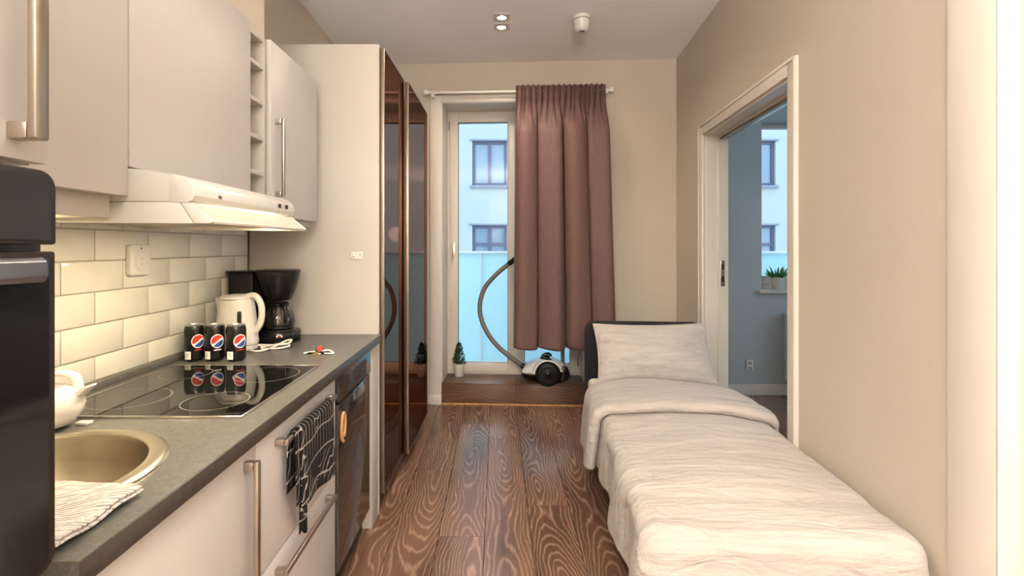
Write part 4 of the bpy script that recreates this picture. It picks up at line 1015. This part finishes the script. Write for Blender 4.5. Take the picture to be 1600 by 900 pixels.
build('indicator', MB().box(sx-.012, sx-.002, sy-.022, sy-.012, CEIL-.110, CEIL-.104).box(sx+.003, sx+.013, sy-.022, sy-.012, CEIL-.110, CEIL-.104), 'black_satin', c)

# ------------------------------------------------------------------ things in the other room
c = thing('potted_succulent', 'green succulent in a white pot on the far window sill', 'plant', (2.632, 4.735, oz0))
ux, uy = 2.640, 4.735
build('pot', MB().lathe([(.042, .0), (.046, .004), (.057, .10), (.058, .115), (.053, .115), (.050, .102), (.0, .102)], (ux, uy, oz0), 28), 'white_plastic', c, smooth=True)
build('soil', MB().lathe([(0, .105), (.050, .1045)], (ux, uy, oz0), 20, cap=False), 'soil', c)
for k in range(26):
    a = k*2.39996; tilt = .18+.95*((k+1)/26)**.8; L = .125-.03*(k/26)
    d_ = Vector((math.cos(a)*math.sin(tilt), math.sin(a)*math.sin(tilt), math.cos(tilt)))
    p = Vector((ux+.018*math.cos(a), uy+.018*math.sin(a), oz0+.10))
    tip_ = d_*L+Vector((math.cos(a), math.sin(a), 0))*.012
    build('leaf', MB().tube([p, p+tip_*.35, p+tip_*.75, p+tip_*1.0+Vector((0,0,.004))], [.007, .0095, .006, .0008], 6), 'succulent_green', c, smooth=True)
c = thing('wall_socket', 'grey wall socket low on the far blue grey wall', 'socket', (2.343, oy, .28))
build('plate', MB().prism([(2.343+p[0], .275+p[1]) for p in rrect(-.030, .030, -.05, .05, .006)], oy-.012, oy), 'radiator_white', c, bevel=.002)
build('insert', MB().box(2.325, 2.361, oy-.014, oy-.012, .285, .312).box(2.325, 2.361, oy-.014, oy-.012, .238, .265), 'zone_line', c)
c = thing('radiator', 'white panel radiator under the far window', 'radiator', (3.2, 4.62, .12))
build('front_panel', bx(2.665, 3.7, 4.565, 4.58, .14, .77), 'radiator_white', c, bevel=.004)
build('side_cover', bx(2.660, 2.667, 4.57, 4.65, .14, .77), 'radiator_white', c, bevel=.001)
build('back_panel', bx(2.68, 3.7, 4.64, 4.655, .14, .76), 'radiator_white', c)
build('top_grille', bx(2.667, 3.7, 4.58, 4.65, .755, .765), 'radiator_white', c)
for x in (2.75, 3.6): build('foot', bx(x, x+.03, 4.59, 4.64, 0, .14), 'radiator_white', c)

# added globe lamp behind the viewpoint, an unseen fill light for the room
LX, LY = .75, -2.3
c = thing('added_fill_lamp', 'added white globe lamp behind the viewpoint, unseen room fill', 'lamp', (LX, LY, 0))
build('foot', MB().lathe([(.14, .0), (.14, .015), (.02, .03)], (LX, LY, 0), 28), 'white_plastic', c, smooth=True)
build('pole', MB().tube([(LX, LY, .02), (LX, LY, 1.49)], .011, 10), 'white_plastic', c, smooth=True)
build('globe', MB().lathe([(.17*math.sin(R(a_)), -.17*math.cos(R(a_))) for a_ in range(0, 181, 12)], (LX, LY, 1.66), 28, cap=False), 'fill_globe_glow', c, smooth=True)
# added bowl uplighter, an unseen source put in to brighten the ceiling
LX, LY = .0, -1.9
c = thing('added_fill_lamp', 'added white bowl uplighter behind the viewpoint, unseen ceiling fill', 'lamp', (LX, LY, 0))
build('foot', MB().lathe([(.13, .0), (.13, .015), (.02, .03)], (LX, LY, 0), 28), 'white_plastic', c, smooth=True)
build('pole', MB().tube([(LX, LY, .02), (LX, LY, 1.70)], .011, 10), 'white_plastic', c, smooth=True)
build('bowl', MB().lathe([(.012, 1.69), (.09, 1.72), (.15, 1.78), (.16, 1.80)], (LX, LY, 0), 32, cap=False), 'white_steel', c, smooth=True, solid=.003)
area('added_ceiling_fill', (LX, LY, 1.79), (R(180), 0), .28, 235.0, (1.0, .97, .93))  # fill light of the added uplighter
